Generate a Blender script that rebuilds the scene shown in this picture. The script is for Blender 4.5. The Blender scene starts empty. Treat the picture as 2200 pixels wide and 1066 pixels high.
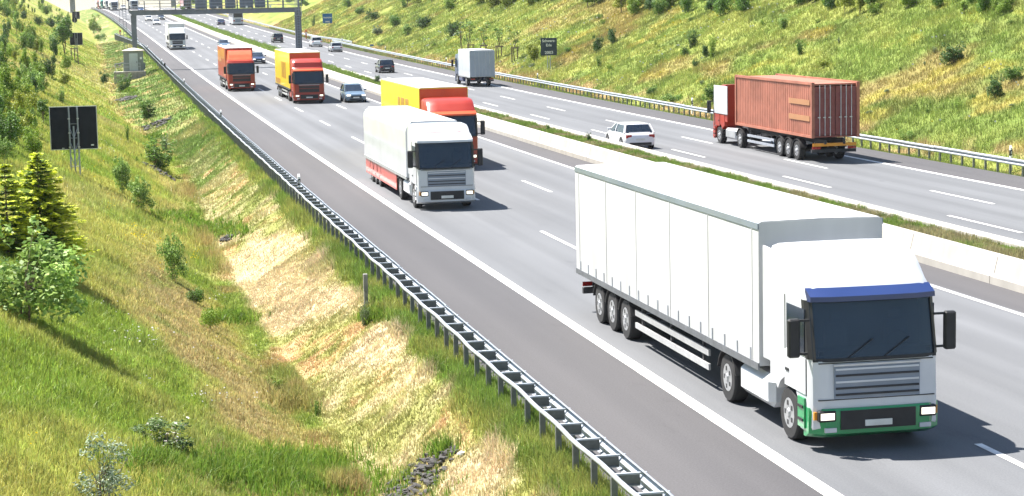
import bpy, bmesh, math, random
import numpy as np
from mathutils import Matrix, Vector

# ------------------------------------------------------------------ camera, sky, sun, exposure
PITCH, YAW, ROLL, CAM_H = 0.115518624727274, 0.19581090930110984, -0.021855072903882916, 7.8992328901792215
KX = (-0.4223632046000397, 0.09919760077214007, -0.011927979448942473)
KZ = (0.48216625949093583, -0.05598984007940852, 0.004440907990198137)
FOC = 4250.0 / 2200.0

scene = bpy.context.scene
_fw = np.array([math.sin(YAW) * math.cos(PITCH), math.cos(YAW) * math.cos(PITCH), -math.sin(PITCH)])
_rt = np.array([math.cos(YAW), -math.sin(YAW), 0.0])
_up = np.cross(_rt, _fw)
_c, _s = math.cos(ROLL), math.sin(ROLL)
_rt, _up = _rt * _c + _up * _s, _up * _c - _rt * _s
cam_d = bpy.data.cameras.new('camera')
cam_d.sensor_width = 36.0
cam_d.sensor_fit = 'HORIZONTAL'
cam_d.lens = 36.0 * FOC
cam_d.clip_start = 0.5
cam_d.clip_end = 12000
cam = bpy.data.objects.new('camera', cam_d)
scene.collection.objects.link(cam)
m = Matrix.Identity(4)
for i in range(3):
    m[i][0], m[i][1], m[i][2] = _rt[i], _up[i], -_fw[i]
m[2][3] = CAM_H
cam.matrix_world = m
scene.camera = cam

SUN_DIR = Vector((-0.36, 0.34, 0.87)).normalized()      # towards the sun
el = math.asin(SUN_DIR.z)
world = bpy.data.worlds.new('World')
scene.world = world
world.use_nodes = True
wn = world.node_tree
bg = wn.nodes['Background']
sky = wn.nodes.new('ShaderNodeTexSky')
sky.sky_type = 'NISHITA'
sky.sun_disc = False
sky.sun_elevation = el
sky.sun_rotation = math.atan2(SUN_DIR.x, SUN_DIR.y)
sky.air_density = 1.2
sky.dust_density = 0.7
sky.ozone_density = 1.0
wn.links.new(sky.outputs[0], bg.inputs[0])
bg.inputs[1].default_value = 0.06
sun_d = bpy.data.lights.new('sun', 'SUN')
sun_d.energy = 5.0
sun_d.angle = math.radians(0.53)
sun_d.color = (1.0, 0.95, 0.87)
sun = bpy.data.objects.new('sun', sun_d)
scene.collection.objects.link(sun)
sun.rotation_euler = SUN_DIR.to_track_quat('Z', 'Y').to_euler()
sun.location = (0, 0, 60)
vs = scene.view_settings
vs.view_transform = 'Standard'
vs.look = 'None'
vs.gamma = 1.0
vs.use_curve_mapping = False
vs.exposure = 1.58

# ------------------------------------------------------------------ road alignment
rng = np.random.default_rng(7)
random.seed(7)

def _poly(Y):
    t = Y / 100.0
    return KX[0]*t**2 + KX[1]*t**3 + KX[2]*t**4, KZ[0]*t**2 + KZ[1]*t**3 + KZ[2]*t**4

def off(Y):
    """lateral and vertical shift of the road axis at distance Y (curve to the left, sag, then a crest)"""
    Y = np.asarray(Y, float)
    x, z = _poly(np.minimum(Y, 650.0))
    e = np.maximum(Y - 650.0, 0.0)
    x = x - 0.061*e
    d = np.minimum(e, 110.0)
    z = z + 0.0405*d - 0.5*0.0006*d*d - 0.0255*np.maximum(e-110.0, 0)
    return x, z

def P(s, Y, z=0.0):
    xo, zo = off(Y)
    return Vector((float(s + xo), float(Y), float(z + zo)))

def heading(Y):
    a, b = off(Y - 1.0), off(Y + 1.0)
    return math.atan2(-(float(b[0]) - float(a[0])), 2.0), math.atan2(float(b[1]) - float(a[1]), 2.0)

def sstep(a, b, x):
    t = np.clip((x - a) / (b - a), 0, 1)
    return t * t * (3 - 2 * t)

def _hash(i, j, seed):
    h = (i.astype(np.int64) * 374761393 + j.astype(np.int64) * 668265263 + seed * 144269504) & 0x7fffffff
    h = ((h ^ (h >> 13)) * 1274126177) & 0x7fffffff
    return ((h ^ (h >> 16)) & 0xffff) / 65535.0

def vnoise(x, y, scale, seed=0):
    x = np.asarray(x, float) / scale; y = np.asarray(y, float) / scale
    i, j = np.floor(x), np.floor(y)
    u, v = x - i, y - j
    u = u*u*(3-2*u); v = v*v*(3-2*v)
    a, b = _hash(i, j, seed), _hash(i+1, j, seed)
    c, d = _hash(i, j+1, seed), _hash(i+1, j+1, seed)
    return (a*(1-u)+b*u)*(1-v) + (c*(1-u)+d*u)*v

def fbm(x, y, scale, seed=0, o=3):
    t, w, r = 0, 1.0, 0
    for k in range(o):
        r = r + w * vnoise(x, y, scale/2**k, seed+k*17); t += w; w *= .55
    return r / t

S_RAIL, S_BEAM = 7.48, 7.94
def ditch(Y):
    return 4.1 - 3.2*sstep(110, 230, np.asarray(Y, float)) + 0.35*np.sin(np.asarray(Y)/17.0)

def zrel(s, Y):
    """terrain height relative to the road axis"""
    s = np.asarray(s, float); Y = np.asarray(Y, float)
    s, Y = np.broadcast_arrays(s, Y)
    sd = ditch(Y)
    zb = -1.55 + 0.25*sstep(110, 240, Y)
    t = np.clip((7.05 - s) / np.maximum(7.05 - (sd + .5), .3), 0, 1)
    left = -0.05 + (zb + .05) * (t*t*(3-2*t)*.35 + t*.65)
    rise = np.maximum(sd - .5 - s, 0)
    h = 0.55*rise
    h = np.where(h > 8.5, 8.5 + (h-8.5)*.12, h)
    left = left + h
    bump = (fbm(s, Y, 2.4, 5) - .5)*.28 + (fbm(s, Y, 9, 8) - .5)*.5*np.clip(rise/3, 0, 1)
    left = left + bump*np.clip((7.2 - s)/1.2, 0, 1)
    u = np.maximum(s - 42.2, 0)
    hr = 0.47*u
    hr = np.where(hr > 12.5, 12.5 + (hr-12.5)*.15, hr)
    right = -0.05 - .25*sstep(40.2, 41.2, s) + hr + (fbm(s, Y, 4.5, 21) - .5)*.5*np.clip(u/3, 0, 1)
    return np.where(s < 20, left, right)

def ground(s, Y):
    return zrel(s, Y)

def G(s, Y, dz=0.0):
    return P(s, Y, float(zrel(s, Y)) + dz)

def ray_dir(px, py):
    """direction of the sight line through a point of the photograph (2200 x 1066)"""
    d = _fw + (px-1100)/4250.0*_rt - (py-533)/4250.0*_up
    return d / d[1]

def spot(px, py, ymin=20.0):
    """where that sight line meets the terrain: (s, Y)"""
    d = ray_dir(px, py)
    Y = np.arange(ymin, 720, 0.2)
    xo, zo = off(Y)
    s = d[0]*Y - xo
    z = CAM_H + d[2]*Y - zo
    g = np.where((s > 7.9) & (s < 40.2), 0.0, zrel(s, Y))
    i = np.where(z < g)[0]
    i = i[0] if len(i) else len(Y)-1
    return float(s[i]), float(Y[i])

# ------------------------------------------------------------------ object helpers
COL = scene.collection
def tag(o, label=None, cat=None, group=None, kind=None):
    if label: o['label'] = label
    if cat: o['category'] = cat
    if group: o['group'] = group
    if kind: o['kind'] = kind
    return o

def empty(name, loc=(0, 0, 0), rz=0.0, label=None, cat=None, group=None):
    o = bpy.data.objects.new(name, None)
    o.empty_display_size = .2
    COL.objects.link(o)
    o.location = loc
    o.rotation_euler = (0, 0, rz)
    return tag(o, label, cat, group)

def link(name, me, parent=None, loc=None, rot=None):
    o = bpy.data.objects.new(name, me)
    COL.objects.link(o)
    if parent: o.parent = parent
    if loc is not None: o.location = loc
    if rot is not None: o.rotation_euler = rot
    return o

def copy_tree(o, parent=None):
    c = o.copy()
    COL.objects.link(c)
    c.parent = parent
    for ch in list(o.children):
        copy_tree(ch, c)
    return c

class MB:
    def __init__(self):
        self.v, self.f, self.m, self.mats, self.uv = [], [], [], [], None
    def mi(self, mat):
        if mat not in self.mats: self.mats.append(mat)
        return self.mats.index(mat)
    def add(self, vs, fs, mat):
        n = len(self.v); k = self.mi(mat)
        self.v += [tuple(p) for p in vs]
        self.f += [tuple(i+n for i in f) for f in fs]
        self.m += [k]*len(fs)
        return self
    def box(self, x0, x1, y0, y1, z0, z1, mat, tx=0.0, ty=0.0):
        v = [(x0, y0, z0), (x1, y0, z0), (x1, y1, z0), (x0, y1, z0),
             (x0+tx, y0+ty, z1), (x1-tx, y0+ty, z1), (x1-tx, y1-ty, z1), (x0+tx, y1-ty, z1)]
        return self.add(v, [(3, 2, 1, 0), (4, 5, 6, 7), (0, 1, 5, 4), (1, 2, 6, 5), (2, 3, 7, 6), (3, 0, 4, 7)], mat)
    def rbox(self, x0, x1, y0, y1, z0, z1, mat, b=.04):
        """box with chamfered edges"""
        vs, fs = [], []
        xs, ys, zs = (x0, x1), (y0, y1), (z0, z1)
        idx = {}
        for a in (0, 1):
            for c in (0, 1):
                for d in (0, 1):
                    X, Y, Z = xs[a], ys[c], zs[d]
                    sx, sy, sz = (b if a == 0 else -b), (b if c == 0 else -b), (b if d == 0 else -b)
                    idx[a, c, d, 0] = len(vs); vs.append((X, Y+sy, Z+sz))
                    idx[a, c, d, 1] = len(vs); vs.append((X+sx, Y, Z+sz))
                    idx[a, c, d, 2] = len(vs); vs.append((X+sx, Y+sy, Z))
        I = idx
        for a in (0, 1):
            q = [I[a, 0, 0, 0], I[a, 1, 0, 0], I[a, 1, 1, 0], I[a, 0, 1, 0]]; fs.append(q if a else q[::-1])
            q = [I[0, a, 0, 1], I[1, a, 0, 1], I[1, a, 1, 1], I[0, a, 1, 1]]; fs.append(q[::-1] if a else q)
            q = [I[0, 0, a, 2], I[1, 0, a, 2], I[1, 1, a, 2], I[0, 1, a, 2]]; fs.append(q if a else q[::-1])
            for d in (0, 1):
                q = [I[a, d, 0, 0], I[a, d, 0, 1], I[a, d, 1, 1], I[a, d, 1, 0]]; fs.append(q)
                q = [I[a, 0, d, 0], I[a, 0, d, 2], I[a, 1, d, 2], I[a, 1, d, 0]]; fs.append(q)
                q = [I[0, a, d, 1], I[0, a, d, 2], I[1, a, d, 2], I[1, a, d, 1]]; fs.append(q)
                for c in (0, 1):
                    fs.append([I[a, d, c, 0], I[a, d, c, 1], I[a, d, c, 2]])
        return self.add(vs, fs, mat)
    def cyl(self, p0, p1, r, mat, n=8, r1=None, cap=True):
        p0, p1 = Vector(p0), Vector(p1)
        d = (p1-p0).normalized()
        a = d.orthogonal().normalized(); b = d.cross(a)
        r1 = r if r1 is None else r1
        vs = [p0 + (a*math.cos(2*math.pi*i/n) + b*math.sin(2*math.pi*i/n))*r for i in range(n)]
        vs += [p1 + (a*math.cos(2*math.pi*i/n) + b*math.sin(2*math.pi*i/n))*r1 for i in range(n)]
        fs = [(i, (i+1) % n, n+(i+1) % n, n+i) for i in range(n)]
        if cap: fs += [tuple(range(n))[::-1], tuple(range(n, 2*n))]
        return self.add(vs, fs, mat)
    def rings(self, R, mat, cap=True, closed=True):
        """loft through rings of equal length"""
        n = len(R[0]); vs = [p for r in R for p in r]; fs = []
        for k in range(len(R)-1):
            for i in range(n if closed else n-1):
                j = (i+1) % n
                fs.append((k*n+i, k*n+j, (k+1)*n+j, (k+1)*n+i))
        if cap and closed:
            fs.append(tuple(range(n))[::-1]); fs.append(tuple((len(R)-1)*n+i for i in range(n)))
        return self.add(vs, fs, mat)
    def prism_x(self, prof, x0, x1, mat):
        return self.rings([[(x0, y, z) for y, z in prof], [(x1, y, z) for y, z in prof]], mat)
    def prism_y(self, prof, y0, y1, mat):
        return self.rings([[(x, y0, z) for x, z in prof], [(x, y1, z) for x, z in prof]], mat)
    def mesh(self, name, smooth=False, angle=None):
        me = bpy.data.meshes.new(name)
        me.from_pydata(self.v, [], self.f)
        for mt in self.mats: me.materials.append(mt)
        me.polygons.foreach_set('material_index', self.m)
        bm = bmesh.new(); bm.from_mesh(me)
        bmesh.ops.recalc_face_normals(bm, faces=bm.faces)
        bm.to_mesh(me); bm.free()
        if smooth:
            me.polygons.foreach_set('use_smooth', [True]*len(me.polygons))
            if angle: me.set_sharp_from_angle(angle=math.radians(angle))
        me.update()
        return me
    def build(self, name, parent=None, smooth=False, angle=None, loc=None):
        return link(name, self.mesh(name, smooth, angle), parent, loc)

def np_mesh(name, co, faces, cols=None, mat=None, uv=None, smooth=False):
    """co (n,3), faces (m,k) with constant k, cols (n,3)"""
    me = bpy.data.meshes.new(name)
    co = np.ascontiguousarray(co, np.float32); faces = np.ascontiguousarray(faces, np.int32)
    k = faces.shape[1]
    me.vertices.add(len(co)); me.vertices.foreach_set('co', co.ravel())
    me.loops.add(faces.size); me.loops.foreach_set('vertex_index', faces.ravel())
    me.polygons.add(len(faces))
    me.polygons.foreach_set('loop_start', np.arange(0, faces.size, k, dtype=np.int32))
    me.polygons.foreach_set('loop_total', np.full(len(faces), k, np.int32))
    if smooth: me.polygons.foreach_set('use_smooth', np.ones(len(faces), bool))
    if uv is not None:
        l = me.uv_layers.new(name='UV')
        l.data.foreach_set('uv', np.ascontiguousarray(uv[faces.ravel()], np.float32).ravel())
    if cols is not None:
        a = me.color_attributes.new('Col', 'FLOAT_COLOR', 'POINT')
        c = np.ones((len(co), 4), np.float32); c[:, :3] = cols
        a.data.foreach_set('color', c.ravel())
    if mat: me.materials.append(mat)
    me.update(calc_edges=True)
    me.validate()
    return me

# ------------------------------------------------------------------ materials
def new_mat(name):
    mt = bpy.data.materials.new(name)
    mt.use_nodes = True
    nt = mt.node_tree
    return mt, nt, nt.nodes['Principled BSDF'], nt.nodes.new, nt.links.new

def mat(name, col, rough=.5, metal=0.0, var=.12, scale=3.0, coat=0.0, bump=0.0, emit=None, spec=.5, streak=None):
    mt, nt, b, N, L = new_mat(name)
    tc = N('ShaderNodeTexCoord')
    src = tc.outputs['Object']
    if streak:
        mp = N('ShaderNodeMapping'); mp.inputs['Scale'].default_value = streak
        L(src, mp.inputs[0]); src = mp.outputs[0]
    nz = N('ShaderNodeTexNoise'); nz.inputs['Scale'].default_value = scale
    nz.inputs['Detail'].default_value = 5.0
    L(src, nz.inputs['Vector'])
    cr = N('ShaderNodeValToRGB')
    cr.color_ramp.elements[0].position = .3; cr.color_ramp.elements[1].position = .7
    cr.color_ramp.elements[0].color = (*[c*(1-var) for c in col], 1)
    cr.color_ramp.elements[1].color = (*[min(c*(1+var), 1) for c in col], 1)
    L(nz.outputs[0], cr.inputs[0]); L(cr.outputs[0], b.inputs['Base Color'])
    mr = N('ShaderNodeMapRange'); mr.inputs[3].default_value = max(rough-.08, .02); mr.inputs[4].default_value = min(rough+.1, 1)
    L(nz.outputs[0], mr.inputs[0]); L(mr.outputs[0], b.inputs['Roughness'])
    b.inputs['Metallic'].default_value = metal
    b.inputs['Specular IOR Level'].default_value = spec
    b.inputs['Coat Weight'].default_value = coat
    b.inputs['Coat Roughness'].default_value = .06
    if bump:
        bp = N('ShaderNodeBump'); bp.inputs['Strength'].default_value = bump; bp.inputs['Distance'].default_value = .02
        L(nz.outputs[0], bp.inputs['Height']); L(bp.outputs[0], b.inputs['Normal'])
    if emit:
        b.inputs['Emission Color'].default_value = (*emit[:3], 1); b.inputs['Emission Strength'].default_value = emit[3]
    return mt

def leaf_mat(name, trans=.35, rough=.55, tint=(1, 1, 1)):
    mt, nt, b, N, L = new_mat(name)
    at = N('ShaderNodeVertexColor'); at.layer_name = 'Col'
    nz = N('ShaderNodeTexNoise'); nz.inputs['Scale'].default_value = .9; nz.inputs['Detail'].default_value = 3
    geo = N('ShaderNodeNewGeometry'); L(geo.outputs['Position'], nz.inputs['Vector'])
    mr = N('ShaderNodeMapRange'); mr.inputs[1].default_value = .3; mr.inputs[2].default_value = .7
    mr.inputs[3].default_value = .78; mr.inputs[4].default_value = 1.22
    L(nz.outputs[0], mr.inputs[0])
    mx = N('ShaderNodeVectorMath'); mx.operation = 'SCALE'
    L(at.outputs[0], mx.inputs[0]); L(mr.outputs[0], mx.inputs['Scale'])
    tn = N('ShaderNodeVectorMath'); tn.operation = 'MULTIPLY'; tn.inputs[1].default_value = tint
    L(mx.outputs[0], tn.inputs[0])
    b.inputs['Roughness'].default_value = rough
    b.inputs['Specular IOR Level'].default_value = .3
    L(tn.outputs[0], b.inputs['Base Color'])
    tr = N('ShaderNodeBsdfTranslucent')
    L(tn.outputs[0], tr.inputs['Color'])
    ms = N('ShaderNodeMixShader'); ms.inputs[0].default_value = trans
    L(b.outputs[0], ms.inputs[1]); L(tr.outputs[0], ms.inputs[2])
    L(ms.outputs[0], nt.nodes['Material Output'].inputs['Surface'])
    return mt

def ground_mat(name):
    mt, nt, b, N, L = new_mat(name)
    at = N('ShaderNodeVertexColor'); at.layer_name = 'Col'
    geo = N('ShaderNodeNewGeometry')
    mp = N('ShaderNodeMapping'); L(geo.outputs['Position'], mp.inputs[0])
    nz = N('ShaderNodeTexNoise'); nz.inputs['Scale'].default_value = 7.0; nz.inputs['Detail'].default_value = 8; nz.inputs['Roughness'].default_value = .7
    L(mp.outputs[0], nz.inputs['Vector'])
    mr = N('ShaderNodeMapRange'); mr.inputs[1].default_value = .3; mr.inputs[2].default_value = .72
    mr.inputs[3].default_value = .55; mr.inputs[4].default_value = 1.4
    L(nz.outputs[0], mr.inputs[0])
    mx = N('ShaderNodeVectorMath'); mx.operation = 'SCALE'
    L(at.outputs[0], mx.inputs[0]); L(mr.outputs[0], mx.inputs['Scale'])
    L(mx.outputs[0], b.inputs['Base Color'])
    b.inputs['Roughness'].default_value = .95
    b.inputs['Specular IOR Level'].default_value = .1
    bp = N('ShaderNodeBump'); bp.inputs['Strength'].default_value = .7; bp.inputs['Distance'].default_value = .06
    L(nz.outputs[0], bp.inputs['Height']); L(bp.outputs[0], b.inputs['Normal'])
    return mt

def asphalt_mat(name, c0, c1, grain=.25, tracks=None):
    """asphalt: fine stone grain, long faint streaks along the lanes (UV = across, along in metres), worn wheel paths"""
    mt, nt, b, N, L = new_mat(name)
    uv = N('ShaderNodeUVMap'); uv.uv_map = 'UV'
    mp = N('ShaderNodeMapping'); mp.inputs['Scale'].default_value = (1.3, .012, 1)
    L(uv.outputs[0], mp.inputs[0])
    n1 = N('ShaderNodeTexNoise'); n1.inputs['Scale'].default_value = 1.0; n1.inputs['Detail'].default_value = 4
    L(mp.outputs[0], n1.inputs['Vector'])
    mp2 = N('ShaderNodeMapping'); mp2.inputs['Scale'].default_value = (.25, .05, 1)
    L(uv.outputs[0], mp2.inputs[0])
    n2 = N('ShaderNodeTexNoise'); n2.inputs['Scale'].default_value = 1.0; n2.inputs['Detail'].default_value = 5
    L(mp2.outputs[0], n2.inputs['Vector'])
    n3 = N('ShaderNodeTexNoise'); n3.inputs['Scale'].default_value = 26.0; n3.inputs['Detail'].default_value = 4; n3.inputs['Roughness'].default_value = .8
    L(uv.outputs[0], n3.inputs['Vector'])
    a = N('ShaderNodeMath'); a.operation = 'ADD'; L(n1.outputs[0], a.inputs[0]); L(n2.outputs[0], a.inputs[1])
    cr = N('ShaderNodeValToRGB')
    cr.color_ramp.elements[0].position = .36; cr.color_ramp.elements[0].color = (*c0, 1)
    cr.color_ramp.elements[1].position = .64; cr.color_ramp.elements[1].color = (*c1, 1)
    h = N('ShaderNodeMath'); h.operation = 'MULTIPLY'; h.inputs[1].default_value = .5
    L(a.outputs[0], h.inputs[0]); L(h.outputs[0], cr.inputs[0])
    mr = N('ShaderNodeMapRange'); mr.inputs[1].default_value = .3; mr.inputs[2].default_value = .7
    mr.inputs[3].default_value = 1-grain; mr.inputs[4].default_value = 1+grain
    L(n3.outputs[0], mr.inputs[0])
    mx = N('ShaderNodeVectorMath'); mx.operation = 'SCALE'
    L(cr.outputs[0], mx.inputs[0]); L(mr.outputs[0], mx.inputs['Scale'])
    sx = N('ShaderNodeSeparateXYZ'); L(uv.outputs[0], sx.inputs[0])
    ph = N('ShaderNodeMath'); ph.operation = 'MULTIPLY_ADD'; ph.inputs[1].default_value = 2*math.pi/1.845; ph.inputs[2].default_value = -11.4*2*math.pi/1.845
    L(sx.outputs[0], ph.inputs[0])
    co_ = N('ShaderNodeMath'); co_.operation = 'COSINE'; L(ph.outputs[0], co_.inputs[0])
    tr = N('ShaderNodeMapRange'); tr.inputs[1].default_value = -1; tr.inputs[3].default_value = 1 - (tracks or 0); tr.inputs[4].default_value = 1 + (tracks or 0)
    L(co_.outputs[0], tr.inputs[0])
    n4 = N('ShaderNodeTexNoise'); n4.inputs['Scale'].default_value = .9; n4.inputs['Detail'].default_value = 6; n4.inputs['Roughness'].default_value = .75
    mp4 = N('ShaderNodeMapping'); mp4.inputs['Scale'].default_value = (1.0, .35, 1); L(uv.outputs[0], mp4.inputs[0]); L(mp4.outputs[0], n4.inputs['Vector'])
    st = N('ShaderNodeMapRange'); st.inputs[1].default_value = .60; st.inputs[2].default_value = .72; st.inputs[3].default_value = 1.0; st.inputs[4].default_value = .80
    L(n4.outputs[0], st.inputs[0])
    mm = N('ShaderNodeMath'); mm.operation = 'MULTIPLY'; L(tr.outputs[0], mm.inputs[0]); L(st.outputs[0], mm.inputs[1])
    mx2 = N('ShaderNodeVectorMath'); mx2.operation = 'SCALE'; L(mx.outputs[0], mx2.inputs[0]); L(mm.outputs[0], mx2.inputs['Scale'])
    last = mx2.outputs[0]
    L(last, b.inputs['Base Color'])
    b.inputs['Roughness'].default_value = .82
    b.inputs['Specular IOR Level'].default_value = .35
    bp = N('ShaderNodeBump'); bp.inputs['Strength'].default_value = .35; bp.inputs['Distance'].default_value = .01
    L(n3.outputs[0], bp.inputs['Height']); L(bp.outputs[0], b.inputs['Normal'])
    return mt

M = {}
M['lane'] = asphalt_mat('lane_asphalt', (.096, .100, .109), (.134, .139, .150), .20, .06)
M['shoulder'] = asphalt_mat('shoulder_asphalt', (.062, .060, .065), (.080, .077, .082), .26)
M['paint'] = mat('road_paint', (.66, .65, .64), .6, var=.22, scale=5, bump=.3, streak=(1, .6, 1))
M['ground'] = ground_mat('soil_and_turf')
M['grass'] = leaf_mat('grass_blades', .45)
M['leaf'] = leaf_mat('leaves', .3)
M['petal'] = leaf_mat('petals', .25)
M['bark'] = mat('bark', (.16, .12, .09), .9, var=.35, scale=14, bump=.5)
M['wood'] = mat('weathered_wood', (.22, .18, .14), .85, var=.3, scale=10, streak=(8, 8, 1))
M['zinc'] = mat('galvanised_steel', (.40, .43, .48), .45, metal=.4, var=.14, scale=5)
M['zinc_post'] = mat('galvanised_posts', (.17, .18, .20), .5, metal=.4, var=.2, scale=6)
M['concrete'] = mat('pale_concrete', (.37, .35, .32), .85, var=.13, scale=1.3, bump=.15, streak=(1, 1.2, .35))
M['concrete_d'] = mat('grey_concrete', (.27, .26, .25), .9, var=.25, scale=2.5, bump=.2)
M['steel'] = mat('gantry_steel', (.135, .15, .185), .5, var=.12, scale=1.5)
M['steel_l'] = mat('railing_steel', (.30, .33, .38), .45, metal=.3, var=.12, scale=3)
M['signback'] = mat('sign_back', (.016, .019, .028), .7, var=.3, scale=2.5, spec=.15)
M['signgrey'] = mat('matrix_sign_back', (.16, .185, .23), .55, var=.12, scale=2)
M['navy'] = mat('dark_blue_sign', (.016, .035, .062), .45, var=.1, scale=3)
M['blue'] = mat('blue_sign', (.010, .11, .36), .45, var=.1, scale=3)
M['white'] = mat('white_print', (.78, .79, .80), .5, var=.04)
M['alu'] = mat('aluminium_edge', (.55, .56, .58), .4, metal=.6, var=.1)
M['black'] = mat('black_plastic', (.018, .018, .020), .55, var=.3, scale=6)
M['rubber'] = mat('tyre_rubber', (.022, .022, .024), .85, var=.3, scale=8)
M['rim'] = mat('wheel_rim', (.42, .43, .45), .4, metal=.6, var=.2, scale=6)
M['chassis'] = mat('chassis_paint', (.035, .035, .040), .7, var=.35, scale=4)
M['glass'] = mat('vehicle_glass', (.014, .024, .040), .07, var=.25, scale=1.2, spec=.7)
M['lining'] = mat('cab_lining', (.03, .03, .033), .8, var=.2)
M['seat'] = mat('seat_fabric', (.11, .12, .14), .9, var=.2)
mt_, nt_, b_, N_, L_0 = new_mat('tinted_windscreen')
b_.inputs['Base Color'].default_value = (.028, .05, .085, 1); b_.inputs['Roughness'].default_value = .05; b_.inputs['Specular IOR Level'].default_value = .8
tr_ = N_('ShaderNodeBsdfTransparent'); tr_.inputs[0].default_value = (.62, .72, .74, 1)
ms_ = N_('ShaderNodeMixShader'); fr_ = N_('ShaderNodeTexNoise'); fr_.inputs['Scale'].default_value = 1.1
mr_ = N_('ShaderNodeMapRange'); mr_.inputs[3].default_value = .45; mr_.inputs[4].default_value = .72
L_0(fr_.outputs[0], mr_.inputs[0]); L_0(mr_.outputs[0], ms_.inputs[0]); L_0(tr_.outputs[0], ms_.inputs[1]); L_0(b_.outputs[0], ms_.inputs[2])
L_0(ms_.outputs[0], nt_.nodes['Material Output'].inputs['Surface'])
M['tint'] = mt_
M['lamp'] = mat('headlight_lit', (.8, .8, .78), .15, var=.05, emit=(1, .90, .70, .7))
M['lamp_off'] = mat('headlight_lens', (.55, .57, .60), .12, var=.08)
M['tail'] = mat('tail_light', (.32, .012, .012), .25, var=.2)
M['amber'] = mat('amber_marker', (.75, .30, .03), .3, var=.1)
M['plate'] = mat('number_plate', (.68, .68, .64), .5, var=.1)
M['orange'] = mat('orange_box', (.62, .16, .02), .45, var=.1)
M['hut'] = mat('hut_wall', (.185, .215, .215), .7, var=.10, scale=1.5)
M['hutdoor'] = mat('hut_door', (.44, .50, .53), .55, var=.06, scale=2)
M['stone'] = mat('dark_stone', (.075, .071, .070), .95, var=.5, scale=9, bump=.7)

def paint(name, col, rough=.3, var=.08, coat=.5):
    if name not in M: M[name] = mat(name, col, rough, var=var, scale=1.3, coat=coat)
    return M[name]

# ------------------------------------------------------------------ roads, markings
def ygrid(y0, y1, near=3.0):
    out = [y0]
    while out[-1] < y1:
        out.append(out[-1] + max(near, out[-1]/45.0))
    out[-1] = y1
    return np.array(out)

def strip(name, s0, s1, z, y0, y1, mt, parent=None, ns=1, kind='structure', sfun=None):
    Y = ygrid(y0, y1); xo, zo = off(Y)
    S = np.linspace(s0, s1, ns+1)
    sh = sfun(Y) if sfun else np.zeros_like(Y)
    co = np.stack([S[None, :]+xo[:, None]+sh[:, None], np.repeat(Y[:, None], ns+1, 1), np.repeat((zo+z)[:, None], ns+1, 1)], -1).reshape(-1, 3)
    uv = np.stack([np.repeat(S[None], len(Y), 0), np.repeat(Y[:, None], ns+1, 1)], -1).reshape(-1, 2)
    k = ns+1
    i = (np.arange(len(Y)-1)[:, None]*k + np.arange(ns)[None]).ravel()
    F = np.stack([i, i+1, i+k+1, i+k], -1)
    o = link(name, np_mesh(name, co, F, uv=uv, mat=mt), parent)
    if kind and not parent: o['kind'] = kind
    return o

YEND = 1000.0
near_road = strip('near_carriageway', 11.25, 22.72, 0, 14, YEND, M['lane'], ns=6)
shoulder = strip('hard_shoulder', 7.86, 11.25, 0, 14, YEND, M['shoulder'], ns=3)
inner = strip('paved_median_edge', 22.72, 24.25, 0, 14, YEND, M['shoulder'], ns=1)
far_road = strip('far_carriageway', 26.72, 37.46, 0, 14, YEND, M['lane'], ns=6)
far_shoulder = strip('far_hard_shoulder', 37.46, 40.25, 0, 14, YEND, M['shoulder'], ns=2)
strip('edge_line', 11.10, 11.40, .006, 14, 900, M['paint'], near_road)
strip('edge_line', 22.46, 22.62, .006, 14, 900, M['paint'], near_road)
strip('edge_line', 37.33, 37.59, .006, 14, 900, M['paint'], far_road)
strip('edge_line', 27.30, 27.45, .006, 14, 900, M['paint'], far_road)
dm = MB(); dm.box(-.075, .075, -6.1, 0, 0.001, .005, M['paint']); dash_me = dm.mesh('lane_marking')
for sx, ph, par in ((15.10, 32.9, near_road), (18.78, 35.2, near_road), (30.56, 50.7, far_road), (33.90, 60.0, far_road)):
    for k in range(-2, 36):
        Y = ph + 18.4*k
        if Y < 20 or Y > 690: continue
        h, p = heading(Y-3)
        link('lane_marking', dash_me, par, P(sx, Y, .004), (p, 0, h))
# dark sealed joint across the near carriageway at the sensor box
jb = MB(); jb.add([P(8.0, 250.2, .006), P(22.6, 250.2+3.0, .006), P(22.6, 250.45+3.0, .006), P(8.0, 250.45, .006)], [(0, 1, 2, 3)], M['black'])
jb.add([P(8.0, 250.2, .001), P(22.6, 253.2, .001), P(22.6, 253.45, .001), P(8.0, 250.45, .001)], [(3, 2, 1, 0)], M['black'])
jb.build('sealed_joint', near_road)

def sweep(name, prof, mt, y0, y1, parent=None, sfun=None, near=3.0, closed=True, Y=None, zfun=None, smooth=False):
    """carry a profile of (s, z) points along the road"""
    Y = ygrid(y0, y1, near) if Y is None else Y
    xo, zo = off(Y)
    R = []
    for k, y in enumerate(Y):
        ds = float(sfun(y)) if sfun else 0.0
        dz = float(zfun(y)) if zfun else 0.0
        R.append([(s+xo[k]+ds, y, z+zo[k]+dz) for s, z in prof])
    b = MB(); b.rings(R, mt, closed=closed)
    return b.build(name, parent, smooth=smooth, angle=40 if smooth else None)

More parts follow.
